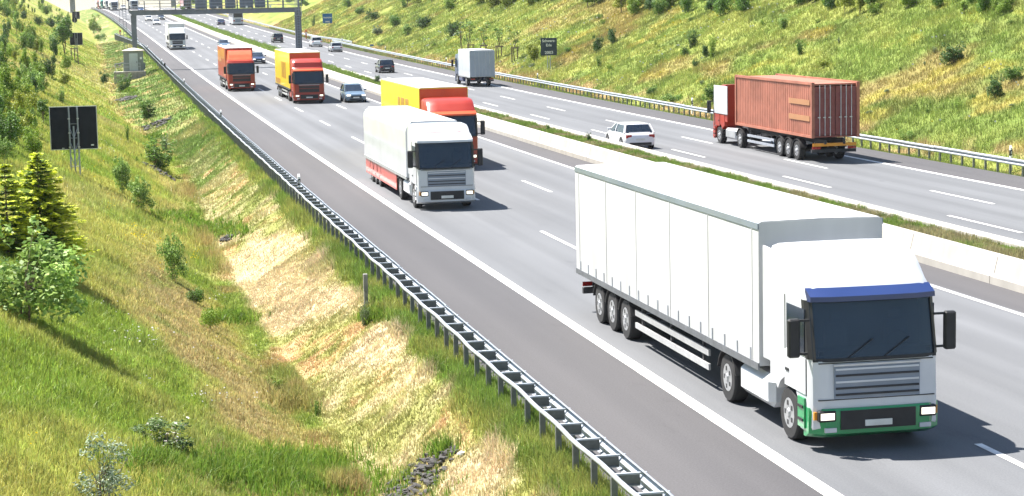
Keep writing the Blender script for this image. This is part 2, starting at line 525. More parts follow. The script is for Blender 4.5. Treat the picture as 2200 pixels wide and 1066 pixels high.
# ------------------------------------------------------------------ concrete median
near_bar = empty('concrete_barrier', P(24.4, 60), label='pale concrete barrier wall with a stepped foot along the near carriageway', cat='barrier wall')
def to_root(o, r):
    """keep the mesh in place while parenting it to its root"""
    o.parent = r; o.matrix_parent_inverse = Matrix.Translation(r.location).inverted()
    return o
widen = lambda y: 0.0
y = 16.0
k = 0
while y < 700:
    seg = 6.0 if y < 200 else (12.0 if y < 420 else 40.0)
    gap = .035 if y < 200 else 0.0
    Yg = np.array([y, y+seg*.5, y+seg-gap])
    pr_ = [(24.22, -.1), (24.22, .22), (24.36, .30), (24.47, .76), (24.50, .79), (24.72, .79), (24.74, .77), (24.80, .3), (24.80, -.1)]
    if y > 190:
        w = .75*float(sstep(190, 300, y))
        pr_ = [(a + (w if a > 24.6 else 0), b) for a, b in pr_]
    o = sweep('wall_segment', pr_, M['concrete'], 0, 0, Y=Yg)
    to_root(o, near_bar)
    y += seg; k += 1
far_bar = empty('concrete_barrier', P(26.4, 60), label='low concrete barrier along the far carriageway behind the grass strip', cat='barrier wall')
y = 16.0
while y < 700:
    seg = 6.0 if y < 150 else 24.0
    Yg = np.array([y, y+seg*.5, y+seg-(.03 if y < 150 else 0)])
    o = sweep('wall_segment', [(26.0, .2), (26.02, .80), (26.06, .82), (26.5, .82), (26.54, .79), (26.66, .3), (26.78, .2), (26.78, -.1), (26.0, -.1)], M['concrete'], 0, 0, Y=Yg)
    to_root(o, far_bar); y += seg
med = sweep('median_soil', [(24.78, .1), (24.78, .68), (25.4, .72), (26.02, .69), (26.02, .1)], M['ground'], 14, 700)
med['kind'] = 'structure'
me = med.data
ca = me.color_attributes.new('Col', 'FLOAT_COLOR', 'POINT')
cc = np.ones((len(me.vertices), 4), np.float32); cc[:, :3] = (.10, .10, .04)
ca.data.foreach_set('color', cc.ravel())
slab = MB(); slab.rbox(-.38, .38, -.6, .6, 0, .12, M['concrete'], .02)
o = slab.build('cover_slab', loc=P(25.5, 50.3, .74)); o.rotation_euler = (0, 0, -.7)
tag(o, 'short concrete cover slab lying in the grass of the median at the frame edge', 'concrete slab')

# ------------------------------------------------------------------ guard rails
def w_profile(s0, z0, side):
    pts = [(0, .155), (.025, .15), (.075, .115), (.08, .075), (.03, .03), (0, .0), (.03, -.03), (.08, -.075), (.075, -.115), (.025, -.15), (0, -.155)]
    out = [(s0 + side*a, z0 + b) for a, b in pts]
    inn = [(s0 + side*(a-.012), z0 + b) for a, b in pts][::-1]
    return out + inn

sp = MB()        # spacer bracket between tube and beam: web plate, top bar, lower lip
sp.box(.10, .42, -.012, .0, .50, .67, M['zinc_post']); sp.box(.02, .53, -.055, .012, .672, .70, M['zinc'])
sp.box(.10, .42, -.05, -.012, .485, .50, M['zinc']); sp.box(.50, .53, -.055, -.03, .60, .672, M['zinc'])
sp_me = sp.mesh('spacer')
po = MB(); po.box(-.045, .055, -.012, .0, -.9, .64, M['zinc_post']); po.box(-.045, -.033, 0, .06, -.9, .64, M['zinc_post'])
po.box(.043, .055, 0, .06, -.9, .64, M['zinc_post']); po_me = po.mesh('post')

def guard_rail(label, s_tube, side, y0, y1, step, sfun, z=0.0, spacer=True, ymesh=3.0):
    r = empty('guard_rail', P(s_tube, max(y0, 30)), label=label, cat='guard rail', group=None)
    ya = y0; kk = 0
    while ya < y1 - .1:
        yb = min(ya + (4.0 if ya < 200 else 30.0), y1)
        n_ = max(2, int((yb-ya)/ymesh)+2); j = random.uniform(-.012, .012)
        beam = sweep('beam', w_profile(s_tube + side*(.42+j), .60+z+random.uniform(-.008, .008), side), M['zinc'], 0, 0, sfun=sfun, smooth=True, Y=np.linspace(ya, yb+(.12 if ya < 200 else 0), n_))
        to_root(beam, r); ya = yb; kk += 1
    if spacer:
        n = 8
        wob = lambda y: (sfun(y) if sfun else 0) + .018*math.sin(y*1.9) + .012*math.sin(y*.7+1)
        tube = sweep('tube', [(s_tube + .042*math.cos(2*math.pi*i/n), .66+z + .042*math.sin(2*math.pi*i/n)) for i in range(n)], M['zinc'],
                     y0, y1, sfun=wob, near=.7, smooth=True, Y=np.concatenate([np.arange(y0, min(150, y1), .66), ygrid(min(150, y1-1), y1)]))
        to_root(tube, r)
    n = 0; y = y0 + .4
    rest = MB()
    while y < y1:
        ds = float(sfun(y)) if sfun else 0.0
        h, p = heading(y)
        base = P(s_tube + ds, y, z)
        if n < 150:
            for me_, nm in ((sp_me, 'spacer'), (po_me, 'post')):
                if nm == 'spacer' and not spacer: continue
                o = link(nm, me_, None, base, (0, 0, h))
                if side < 0: o.scale = (-1, 1, 1)
                to_root(o, r)
        else:
            x0, yy, zz = base
            rest.box(x0-.045, x0+.055, yy, yy+.06, zz-.9, zz+.64, M['zinc_post'])
            if spacer:
                rest.box(x0+min(side*.1, side*.42), x0+max(side*.1, side*.42), yy-.012, yy, zz+.5, zz+.67, M['zinc_post'])
        n += 1; y += step
    if rest.v:
        o = rest.build('post_row'); to_root(o, r); o['kind'] = 'stuff'
    return r

flare = lambda y: -3.2*float(sstep(335, 440, y))
guard_rail('long steel guard rail with spacer brackets along the near hard shoulder', S_RAIL, 1, 24, 428, 1.32, flare)
guard_rail('distant steel guard rail starting behind the flared rail end on the left', S_RAIL, 1, 384, 690, 4.0, None, ymesh=6)
guard_rail('long corrugated steel guard rail at the foot of the right embankment', 41.35, -1, 74, 352, 1.33, None, z=-.12, spacer=False)
guard_rail('distant steel guard rail along the right embankment beyond the gantry', 41.35, -1, 372, 690, 4.0, None, z=-.12, spacer=False, ymesh=6)
guard_rail('short flared guard rail behind the right emergency phone', 42.6, -1, 338, 400, 2.66, lambda y: -1.2+1.6*float(sstep(385, 345, y)) if y < 390 else -1.2, z=-.05, spacer=False)

# ------------------------------------------------------------------ vehicles
def yf(z, e=0.0):
    return e + float(np.interp(z, [.3, .45, 1.0, 1.65, 2.72, 2.95], [.10, 0, 0, .03, .26, .42]))

wheel_cache = {}
def wheel_me(r, w):
    k = (r, w)
    if k not in wheel_cache:
        t = MB(); R = []
        for x, rr in ((-w/2, r*.62), (-w/2, r*.93), (-w*.38, r), (w*.38, r), (w/2, r*.93), (w/2, r*.62)):
            R.append([(x, rr*math.cos(2*math.pi*i/20), rr*math.sin(2*math.pi*i/20)) for i in range(20)])
        t.rings(R, M['rubber'])
        h = MB()
        for sg in (-1, 1):
            h.cyl((sg*w*.44, 0, 0), (sg*w*.505, 0, 0), r*.62, M['rim'], 18, r*.56)
            h.cyl((sg*w*.5, 0, 0), (sg*w*.60, 0, 0), r*.20, M['rim'], 10, r*.14)
            for i in range(5):
                a = 2*math.pi*i/5
                c, s = math.cos(a)*r*.38, math.sin(a)*r*.38
                h.box(sg*w*.505-.004, sg*w*.505+.004, c-r*.09, c+r*.09, s-r*.09, s+r*.09, M['chassis'])
        wheel_cache[k] = (t.mesh('tyre', True, 40), h.mesh('rim'))
    return wheel_cache[k]

def add_wheel(root, x, y, r, w):
    a, b = wheel_me(r, w)
    o = link('wheel', a, root, (x, y, r))
    link('rim', b, o)
    return o

def vroot(name, label, cat, s, Yf, away, group=None):
    h, p = heading(Yf)
    o = empty(name, P(s, Yf), label=label, cat=cat, group=group)
    o.rotation_euler = (-p if away else p, 0, h + (math.pi if away else 0))
    return o

def build_cab(root, c, hh=3.5, visor=None, bumper=None, grille=None, skirt=None, lit=True, fairing=None, roofc=None, badge=False, lite=False):
    w = 1.24
    xs = [-w, -w+.05, -w+.17, -.6, .6, w-.17, w-.05, w]
    es = [.20, .09, .02, 0, 0, .02, .09, .20]
    ts = [.16, .05, .01, 0, 0, .01, .05, .16]
    high = hh > 3.1
    R = []
    for x, e, t in zip(xs, es, ts):
        rec = 0 if (lite or abs(x) > w-.1) else 1
        p = [(yf(.34, e), .34), (yf(.45, e), .45), (yf(1.0, e), 1.0), (yf(1.65, e), 1.65), (yf(1.69, e)+.62*rec, 1.69), (yf(2.70, e)+.50*rec, 2.70), (yf(2.72, e), 2.72), (.40+e, 2.93-t*.3)]
        if high: p += [(.55+e, 3.03-t*.4), (.74+e, hh-.32-t), (1.02+e, hh-.13-t), (1.5, hh-.02-t), (2.26, hh-t)]
        else: p += [(.60+e, 2.98-t), (.85, 3.01-t), (1.1, 3.03-t), (1.6, 3.05-t), (2.26, 3.03-t)]
        p += [(2.28, 1.05), (2.0, .98), (1.86, .86), (1.72, 1.02), (1.45, 1.16), (1.12, 1.16), (.86, 1.02), (.70, .80), (.62, .36)]
        R.append([(x, y, z) for y, z in p])
    b = MB(); b.rings(R, c); cab = b.build('cab', root, True, 28)
    zz = [1.70, 2.20, 2.70]
    def pane(zs, lim, dy, th, mt, name, par=cab):
        b = MB(); X = [x for x in np.linspace(-lim, lim, 9)]
        R = []
        for x in X:
            e = float(np.interp(abs(x), [.6, w-.17, w-.05, w], [0, .02, .09, .20]))
            f = [(x, yf(z, e)-dy, z) for z in zs]; k = [(x, yf(z, e)-dy+th, z) for z in zs][::-1]
            R.append(f+k)
        b.rings(R, mt); return b.build(name, par, True, 35)
    pane(zz, w-.06, .018, .05 if lite else .022, M['glass'] if lite else M['tint'], 'windscreen')
    if not lite:
        b = MB(); X = (-w+.12, w-.12)
        b.rings([[(x, yf(1.70)+.06, 1.695), (x, .615, 1.71), (x, .70, 2.66), (x, yf(2.69)+.05, 2.695), (x, .735, 2.698), (x, .645, 1.692)] for x in X], M['lining']); b.build('cab_lining', cab)
        b = MB(); b.rbox(-w+.14, w-.14, .10, .42, 1.70, 1.84, M['lining'], .03); b.build('dashboard', cab)
        for sx in (-.58, .58):
            b = MB(); b.rbox(sx-.24, sx+.24, .50, .60, 1.72, 2.28, M['seat'], .04); b.rbox(sx-.13, sx+.13, .52, .60, 2.30, 2.48, M['seat'], .03); b.build('seat', cab)
        b = MB()
        for i in range(12):
            a0, a1 = 2*math.pi*i/12, 2*math.pi*(i+1)/12
            q0 = (.58+.21*math.cos(a0), .44+.05*math.sin(a0), 1.90+.17*math.sin(a0)); q1 = (.58+.21*math.cos(a1), .44+.05*math.sin(a1), 1.90+.17*math.sin(a1))
            b.cyl(q0, q1, .018, M['black'], 5)
        b.build('steering_wheel', cab)
        for sg in (-1, 1):      # dark pillars and seams
            q = MB(); R = []
            for z in (1.68, 2.2, 2.72):
                y0 = yf(z, .10)
                R.append([(sg*(w-.10), y0-.075, z), (sg*(w+.006), y0+.055, z), (sg*(w+.006), y0+.20, z), (sg*(w-.12), y0, z)])
            q.rings(R, M['black']); q.build('window_pillar', cab)
            for yy, z0, z1 in ((.292, 1.0, 1.66), (1.428, 1.0, 2.7)):
                q = MB(); q.box(sg*w-.012, sg*w+.006, yy-.008, yy+.008, z0, z1, M['black']); q.build('door_seam', cab)
        for z, x1 in ((.955, w-.12), (1.615, w-.14)):
            q = MB(); q.box(-x1, x1, yf(z)-.004, yf(z)+.03, z-.008, z+.008, M['black']); q.build('panel_seam', cab)
    pane([1.64, 1.70], w-.05, .03, .05, M['black'], 'wiper_trim')
    if visor: 
        v = MB(); R = []
        for x in np.linspace(-w+.04, w-.04, 7):
            e = float(np.interp(abs(x), [.6, w-.17, w-.05, w], [0, .03, .09, .20]))
            R.append([(x, .24+e, 2.70), (x, .07+e, 2.71), (x, .08+e, 2.80), (x, .36+e, 2.93), (x, .36+e, 2.78)])
        v.rings(R, visor); v.build('sun_visor', cab, True, 30)
    # bumper
    v = MB(); R = []
    for x in np.linspace(-w-.01, w+.01, 11):
        e = float(np.interp(abs(x), [.6, w-.17, w-.05, w], [0, .02, .09, .22]))
        R.append([(x, .10+e, .26), (x, -.05+e, .34), (x, -.065+e, .74), (x, -.04+e, .80), (x, .2+e, .80), (x, .2+e, .26)])
    v.rings(R, bumper or c); bump = v.build('bumper', cab, True, 30)
    # grille with slats, lower intake
    g = MB(); g.box(-.82, .82, -.025, .03, .97, 1.56, grille or M['black']); gr = g.build('grille', cab)
    if not lite:
        for i in range(5):
            zc = 1.03 + i*.115
            q = MB(); q.box(-.80, .80, -.045, -.026, zc, zc+.035, c if i in (2, 4) else M['chassis']); q.build('slat', cab)
    g = MB(); g.box(-.72, .72, -.085, -.05, .42, .76, M['black']); g.build('lower_intake', cab)
    for sg in (-1, 1):
        q = MB(); q.box(min(sg*.84, sg*1.10), max(sg*.84, sg*1.10), -.075, .0, .61, .73, M['lamp'] if lit else M['lamp_off']); o = q.build('headlight', cab)
        q = MB(); q.box(min(sg*1.13, sg*1.19), max(sg*1.13, sg*1.19), .03, .12, .60, .74, M['amber']); q.build('indicator', cab)
        # door and its window, mirror
        d = MB(); d.box(sg*w-(.02 if sg > 0 else .018), sg*w+(.018 if sg > 0 else .02), .30, 1.42, 1.02, 1.68, c); o = d.build('door', cab)
        q = MB(); q.box(sg*(w+.008)-.015, sg*(w+.008)+.015, .36, 1.30, 1.72, 2.56, M['glass']); q.build('side_window', cab)
        if not lite:
            q = MB(); q.box(sg*(w+.012)-.022, sg*(w+.012)+.022, 1.18, 1.36, 1.30, 1.35, M['black']); q.build('handle', cab)
            q = MB(); q.box(sg*(w-.02)-.06, sg*(w-.02)+.06, .32, .66, .40, .95, skirt or c); q.build('step_panel', cab)
            for z0 in (.52, .76):
                q = MB(); q.box(sg*(w+.03)-.03, sg*(w+.03)+.03, .36, .62, z0, z0+.05, M['black']); q.build('step', cab)
        q = MB(); q.rbox(min(sg*1.40, sg*1.62), max(sg*1.40, sg*1.62), .16, .30, 1.72, 2.42, M['black'], .03)
        q.box(min(sg*1.2, sg*1.45), max(sg*1.2, sg*1.45), .22, .26, 2.36, 2.40, M['black']); q.box(min(sg*1.2, sg*1.45), max(sg*1.2, sg*1.45), .22, .26, 1.76, 1.80, M['black'])
        q.build('mirror', cab)
    q = MB(); q.box(-.26, .26, -.10, -.086, .47, .58, M['plate']); q.build('number_plate', cab)
    for sg in (-1, 1):
        q = MB(); q.rbox(min(sg*.80, sg*1.135), max(sg*.80, sg*1.135), -.068, .06, .57, .77, M['black'], .02); q.build('lamp_housing', cab)
        if not lite:
            q = MB(); q.box(min(sg*.80, sg*1.02), max(sg*.80, sg*1.02), -.078, -.03, .38, .46, M['lamp_off']); q.build('fog_lamp', cab)
    if not lite:
        q = MB(); q.box(-.84, .84, -.05, -.02, 1.565, 1.60, M['alu']); q.build('grille_bar', cab)
    if not lite:
        for sg in (-.55, .15):
            q = MB(); q.cyl((sg, -.02+yf(1.70), 1.70), (sg+.5, -.045+yf(2.0), 2.02), .014, M['black'], 5); q.build('wiper', cab)
    if fairing:
        q = MB()
        q.rings([[(x*s_, y, z) for x in (-1, 1)] + [(x*s2, y2, z2) for x in (1, -1)] for (s_, y, z, s2, y2, z2) in
                 ((1.08, .72, 3.02, 1.02, .80, 3.06), (1.12, 1.0, 3.02, 1.04, 1.02, 3.40), (1.18, 1.5, 3.02, 1.08, 1.5, 3.74), (1.2, 2.2, 3.02, 1.1, 2.2, 3.90))], fairing)
        q.build('roof_spoiler', cab, True, 40)
    else:
        for sg in (-1, 1):
            q = MB(); q.prism_x([(2.2, 1.3), (2.75, 1.3), (2.75, hh-.1), (2.2, hh-.12)], sg*1.2-.02, sg*1.2+.02, c); q.build('side_deflector', cab)
    return cab

def running_gear(root, L, axles, tank=True, guard=True, skirt=None, tankmat=None, guardmat=None):
    b = MB()
    for sg in (-1, 1):
        b.box(sg*.42-.06, sg*.42+.06, 1.2, 6.2, .78, 1.02, M['chassis']); b.box(sg*.5-.06, sg*.5+.06, 3.4, L-.1, .92, 1.14, M['chassis'])
    for a in axles: b.cyl((-1.0, a, .5), (1.0, a, .5), .09, M['chassis'], 8)
    b.box(-1.18, 1.18, L-.35, L-.22, .50, .66, M['chassis']); b.box(-.9, -.8, L-.33, L-.24, .6, .98, M['chassis']); b.box(.8, .9, L-.33, L-.24, .6, .98, M['chassis'])
    b.build('chassis', root)
    for a in axles:
        for sg in (-1, 1): add_wheel(root, sg*1.06, a, .50, .33)
    for a in axles[1:]:
        for sg in (-1, 1):
            q = MB(); R = []
            for k in range(9):
                t = math.pi*(.08+.84*k/8); R.append([(sg*1.06-.19, a+.60*math.cos(t), .5+.56*math.sin(t)), (sg*1.06+.19, a+.60*math.cos(t), .5+.56*math.sin(t)),
                                                     (sg*1.06+.19, a+.63*math.cos(t), .5+.59*math.sin(t)), (sg*1.06-.19, a+.63*math.cos(t), .5+.59*math.sin(t))])
            q.rings(R, M['black']); q.build('mudguard', root, True, 40)
    if tank:
        for sg in (-1, 1):
            q = MB(); q.rbox(min(sg*.62, sg*1.22), max(sg*.62, sg*1.22), 2.35, 4.25, .36, .98, tankmat or M['alu'], .12)
            q.build('fuel_tank', root)
    if guard:
        for sg in (-1, 1):
            for z0 in (.42, .72):
                q = MB(); q.box(sg*1.2-.025, sg*1.2+.025, 6.3, axles[2]-.9, z0, z0+.13, guardmat or M['alu']); q.build('side_guard', root)
            for yy in (6.8, (6.8+axles[2]-1.4)/2, axles[2]-1.4):
                q = MB(); q.box(sg*1.16-.03, sg*1.16+.03, yy-.04, yy+.04, .42, 1.0, M['chassis']); q.build('guard_bracket', root)
            q = MB(); q.box(sg*.85-.06, sg*.85+.06, 5.75, 5.88, .30, 1.0, M['chassis']); q.box(sg*.85-.13, sg*.85+.13, 5.68, 5.95, .27, .31, M['chassis']); q.build('landing_leg', root)
    if skirt:
        for sg in (-1, 1):
            q = MB(); q.box(sg*1.22-.02, sg*1.22+.02, 6.05, L-.25, .32, 1.06, skirt); q.build('side_skirt', root)
    for sg in (-1, 1):
        q = MB(); q.box(min(sg*.72, sg*1.16), max(sg*.72, sg*1.16), L-.22, L-.17, .68, .80, M['tail']); q.build('tail_light', root)

def build_box(root, y0, L, H, side, roof, front=None, rear=None, rnd=.05, z0=1.10, w=1.27, straps=0, rail=None, toprail=None):
    """closed box body: walls, roof skin, rails, rear doors"""
    n = 4
    arc = [(math.cos(math.pi/2*k/n), math.sin(math.pi/2*k/n)) for k in range(n+1)]
    prof = [(-w, z0), (w, z0)] + [(w-rnd+rnd*c, H-rnd+rnd*s) for c, s in arc] + [(-w+rnd-rnd*s, H-rnd+rnd*c) for c, s in arc]
    b = MB(); b.prism_y(prof, y0, L, side); body = b.build('trailer_body', root, True, 30)
    b = MB(); t = max(rnd*.55, .03)
    b.prism_y([(-w+t, H-.03), (w-t, H-.03), (w-t-.03, H+.014), (0, H+.03), (-w+t+.03, H+.014)], y0+.02, L-.02, roof); b.build('roof', body)
    if toprail:
        for sg in (-1, 1):
            b = MB(); b.box(sg*(w+.002)-.014, sg*(w+.002)+.014, y0, L, H-.14, H-.02, toprail); b.build('top_rail', body)
    for sg in (-1, 1):
        b = MB(); b.box(sg*(w+.006)-.016, sg*(w+.006)+.016, y0, L, z0-.08, z0+.06, rail or M['alu']); b.build('bottom_rail', body)
    if front:
        b = MB(); b.box(-w+.03, w-.03, y0-.02, y0+.01, z0+.05, H-.05, front); b.build('front_wall', body)
    for sg in (-1, 1):
        b = MB(); b.box(min(sg*.02, sg*(w-.06)), max(sg*.02, sg*(w-.06)), L-.01, L+.03, z0+.06, H-.12, rear or side); d = b.build('rear_door', body)
        for q in (.35, .75):
            b = MB(); b.cyl((sg*q, L+.05, z0+.05), (sg*q, L+.05, H-.14), .02, M['alu'], 6); b.build('lock_bar', body)
    for i in range(6 if straps else 0):
        yy = y0+.4 + i*(L-y0-.8)/5
        for sg in (-1, 1):
            b = MB(); b.rbox(sg*(w+.001)-.010, sg*(w+.001)+.008, yy-.03, yy+.03, z0+.05, H-.15, side, .008); b.build('curtain_pole', body)
    for i in range(straps):
        yy = y0+.5 + i*(L-y0-1.0)/max(straps-1, 1)
        for sg in (-1, 1):
            b = MB(); b.box(sg*(w+.006)-.012, sg*(w+.006)+.012, yy-.025, yy+.025, z0+.06, z0+.30, M['zinc']); b.build('curtain_strap', body)
    return body

def semi(label, s, Yf, L, H, cab, box, away=False, gear=None, sc=1.0, group=None, name='semi_truck', axles=None):
    r = vroot(name, label, 'truck', s, Yf, away, group)
    build_cab(r, **cab)
    axles = axles or [1.28, 5.0, L-4.9, L-3.6, L-2.3]
    running_gear(r, L, axles, **(gear or {}))
    if callable(box): box(r)
    else: build_box(r, 2.85 if 'y0' not in box else box['y0'], L, H, **{k: v for k, v in box.items() if k != 'y0'})
    r.scale = (sc, 1, 1)
    return r

W_ = paint('white_paint', (.58, .60, .63), .32)
CURT = mat('white_tarpaulin', (.50, .505, .51), .5, var=.10, scale=1.6, bump=.4, streak=(1, 1.0, .18))
ROOFW = mat('white_roof_skin', (.50, .50, .51), .5, var=.14, scale=.9)
RED = paint('red_paint', (.34, .026, .012), .36, coat=.2)
SUNRED = paint('sunlit_red_paint', (.66, .085, .018), .38, coat=.15)  # the cab red with sunlight painted in, for spoiler, visors and front walls
YEL = paint('yellow_paint', (.80, .56, .012), .38)
GREEN = paint('green_paint', (.014, .26, .085), .3)
DBLUE = paint('dark_blue_paint', (.014, .032, .13), .3)
SKIRTR = paint('pale_red_paint', (.55, .07, .045), .35)
GREYB = paint('grey_blue_paint', (.20, .24, .30), .4)

semi('big white curtain-sided truck with green bumper and blue sun visor, nearest on the road', 13.2, 33.0, 18.0, 3.88,
     dict(c=W_, hh=3.55, visor=DBLUE, bumper=GREEN, grille=GREYB, skirt=GREEN),
     dict(side=CURT, roof=ROOFW, straps=18, rail=M['zinc_post'], toprail=GREYB), gear=dict(tankmat=W_, guardmat=M['alu']), sc=.985)
semi('white truck with rounded white body and red side skirts, left of the nearest yellow trailer', 13.2, 78.7, 16.4, 3.42,
     dict(c=W_, hh=3.40, visor=W_, grille=GREYB, bumper=W_),
     dict(side=W_, roof=ROOFW, rnd=.42), gear=dict(skirt=SKIRTR, tankmat=W_, guard=False), sc=.95)
semi('yellow trailer with red cab overtaking the white truck with red skirts', 16.85, 97.6, 17.0, 4.02,
     dict(c=RED, hh=3.55, visor=SUNRED, fairing=None),
     dict(side=YEL, roof=ROOFW, front=SUNRED, rail=M['chassis']), gear=dict(tankmat=RED))
semi('yellow trailer with red cab following a grey car in the middle lane', 16.9, 167.6, 17.0, 4.22,
     dict(c=RED, hh=3.75, visor=SUNRED),
     dict(side=YEL, roof=ROOFW, front=SUNRED, rail=M['chassis']), gear=dict(tankmat=RED), sc=1.04)
def orange_patches(r):
    body = build_box(r, 2.7, 15.0, 4.1, RED, ROOFW, front=RED, rail=M['chassis'])
    b = MB()
    for y0, y1, z0, z1 in ((4.2, 9.5, 3.0, 3.95), (3.4, 6.0, 1.35, 1.95), (9.0, 14.5, 2.6, 3.7)):
        b.box(-1.284, -1.272, y0, y1, z0, z1, paint('orange_paint', (.62, .20, .03), .4))
    b.build('orange_lettering_panel', body)
semi('red box truck with roof spoiler coloured in brightened sunlit red in the slow lane', 13.1, 193.3, 15.0, 4.1,
     dict(c=RED, hh=3.0, fairing=SUNRED, grille=M['black']), orange_patches, sc=1.04)
semi('white truck with dark windscreen just in front of the sign gantry', 13.15, 336.5, 15.5, 4.3,
     dict(c=W_, hh=3.65, visor=W_, bumper=W_), dict(side=CURT, roof=ROOFW, toprail=GREYB), sc=1.05)
far_specs = [
    (13.4, 657, W_, 'white truck heading the distant convoy in the slow lane', ROOFW),
    (13.2, 681, W_, 'white truck second in the distant convoy', ROOFW),
    (13.0, 703, paint('teal_paint', (.03, .30, .25)), 'distant truck with a teal cab third in the convoy', ROOFW),
    (12.9, 722, RED, 'distant red truck last in the convoy at the crest', ROOFW),
    (20.6, 668, W_, 'distant white truck seen above the left end of the gantry beam', ROOFW)]
for s, Yq, c, lab, rf in far_specs:
    semi(lab, s, Yq, 13.0, 3.9, dict(c=c, hh=3.6, lite=True), dict(side=CURT, roof=rf), axles=[1.28, 5.0, 9.0, 10.2], gear=dict(guard=False))

for o in [o for o in bpy.data.objects if o.get('label', '').startswith('yellow trailer')]:
    body = [c for c in o.children if c.name.startswith('trailer_body')][0]
    b = MB()
    for y0, y1, z0, z1 in ((6.5, 7.6, 1.9, 3.3), (8.0, 9.2, 1.9, 3.3), (9.6, 10.3, 1.9, 3.3)): b.box(-1.284, -1.268, y0, y1, z0, z1, paint('ochre_print', (.50, .25, .02), .4))
    for y0, y1, z0, z1 in ((12.0, 16.4, 1.25, 1.7),): b.box(-1.284, -1.268, y0, y1, z0, z1, paint('ochre_print', (.50, .25, .02), .4))
    b.build('faded_print', body)
o = [o for o in bpy.data.objects if o.get('label', '').startswith('white truck with rounded')][0]
cb = [c for c in o.children if c.name.startswith('cab')][0]
b = MB(); R_ = []
for x in np.linspace(-.8, .8, 7): R_.append([(x, .735, 3.10), (x, .705, 3.05), (x, .755, 3.05), (x, .785, 3.10)])
b.rings(R_, SKIRTR); b.build('red_print', cb)
CONT = paint('oxide_red_container', (.37, .14, .092), .6, var=.2, coat=0)
CONT_SHADE = paint('shaded_oxide_red', (.22, .06, .055), .6, coat=0)  # container red with shade painted in, for the rear doors and floor
def container(r):
    L, w, H, z0, y0 = 16.5, 1.24, 4.0, 1.25, 4.3
    def wave(n, a, b):
        out = []; per = (b-a)/n
        for k in range(n):
            q = a+k*per
            out += [(q, 0), (q+per*.30, 0), (q+per*.5, -.032), (q+per*.80, -.032)]
        return out + [(b, 0)]
    b = MB()
    wv = wave(42, y0+.12, L-.12)
    for sg in (-1, 1):
        b.rings([[(sg*(w-.02+d), y, z0+.14), (sg*(w-.02+d), y, H-.10), (sg*(w-.12), y, H-.10), (sg*(w-.12), y, z0+.14)] for y, d in wv], CONT)
    b.box(-w+.06, w-.06, y0+.02, y0+.08, z0+.1, H-.1, CONT); b.box(-w+.1, w-.1, y0+.1, L-.1, z0+.02, z0+.12, CONT_SHADE)
    body = b.build('container', r)
    q = MB(); rv = wave(30, y0+.12, L-.12)
    q.rings([[(-w+.05, y, H-.05+d*.6), (w-.05, y, H-.05+d*.6), (w-.05, y, H-.14), (-w+.05, y, H-.14)] for y, d in rv], CONT); q.build('container_roof', body)
    for sg in (-1, 1):
        for z1, nm in ((z0, 'bottom_rail'), (H-.10, 'top_rail')):
            q = MB(); q.box(sg*(w-.03)-.045, sg*(w-.03)+.045, y0, L, z1, z1+.13, CONT); q.build(nm, body)
        for yy in (y0, L-.14):
            q = MB(); q.box(sg*(w-.05)-.08, sg*(w-.05)+.08, yy, yy+.16, z0, H+.02, CONT); q.build('corner_post', body)
        q = MB(); xa, xb = sorted((sg*.02, sg*(w-.14)))
        R = []
        nk = 9
        for k in range(nk):
            zz = z0+.15 + (H-.35-z0)*k/(nk-1); d = -.03 if k % 2 else 0
            R.append([(xa, L-.03+d, zz), (xb, L-.03+d, zz), (xb, L-.1, zz), (xa, L-.1, zz)])
        q.rings(R, CONT_SHADE); d = q.build('rear_door', body)
        for x in (.28, .56, .84):
            q = MB(); q.cyl((sg*x, L+.01, z0+.1), (sg*x, L+.01, H-.12), .022, M['alu'], 6); q.box(sg*x-.03, sg*x+.1, L, L+.04, z0+1.0, z0+1.05, M['alu']); q.build('lock_bar', body)
        q = MB()
        for z1 in (z0+1.62, z0+.82):
            q.box(sg*(w+.002)-.006, sg*(w+.002)+.006, L-3.4, L-.35, z1, z1+.27, paint('faded_yellow', (.37, .18, .085), .6, coat=0))
        q.build('yellow_stripe', body)
    q = MB(); q.box(-1.15, 1.15, L-.16, L-.12, .82, .98, M['amber']); q.build('marker_board', r)
semi('oxide red container truck driving away in front of the right embankment', 35.55, 93.9+16.5, 16.5, 4.0,
     dict(c=RED, hh=3.4, lit=False), container, away=True, gear=dict(guardmat=M['zinc']), sc=1.0)
# white plate of the roof fairing on the container truck's cab
ct = [o for o in bpy.data.objects if o.name.startswith('semi_truck') and 'oxide' in o.get('label', '')][0]
cabp = [c for c in ct.children if c.name.startswith('cab')][0]
for sg in (-1, 1):
    q = MB(); q.rbox(sg*1.255-.02, sg*1.255+.02, .42, 2.9, 1.72, 3.32, W_, .015); q.build('white_fairing_panel', cabp)

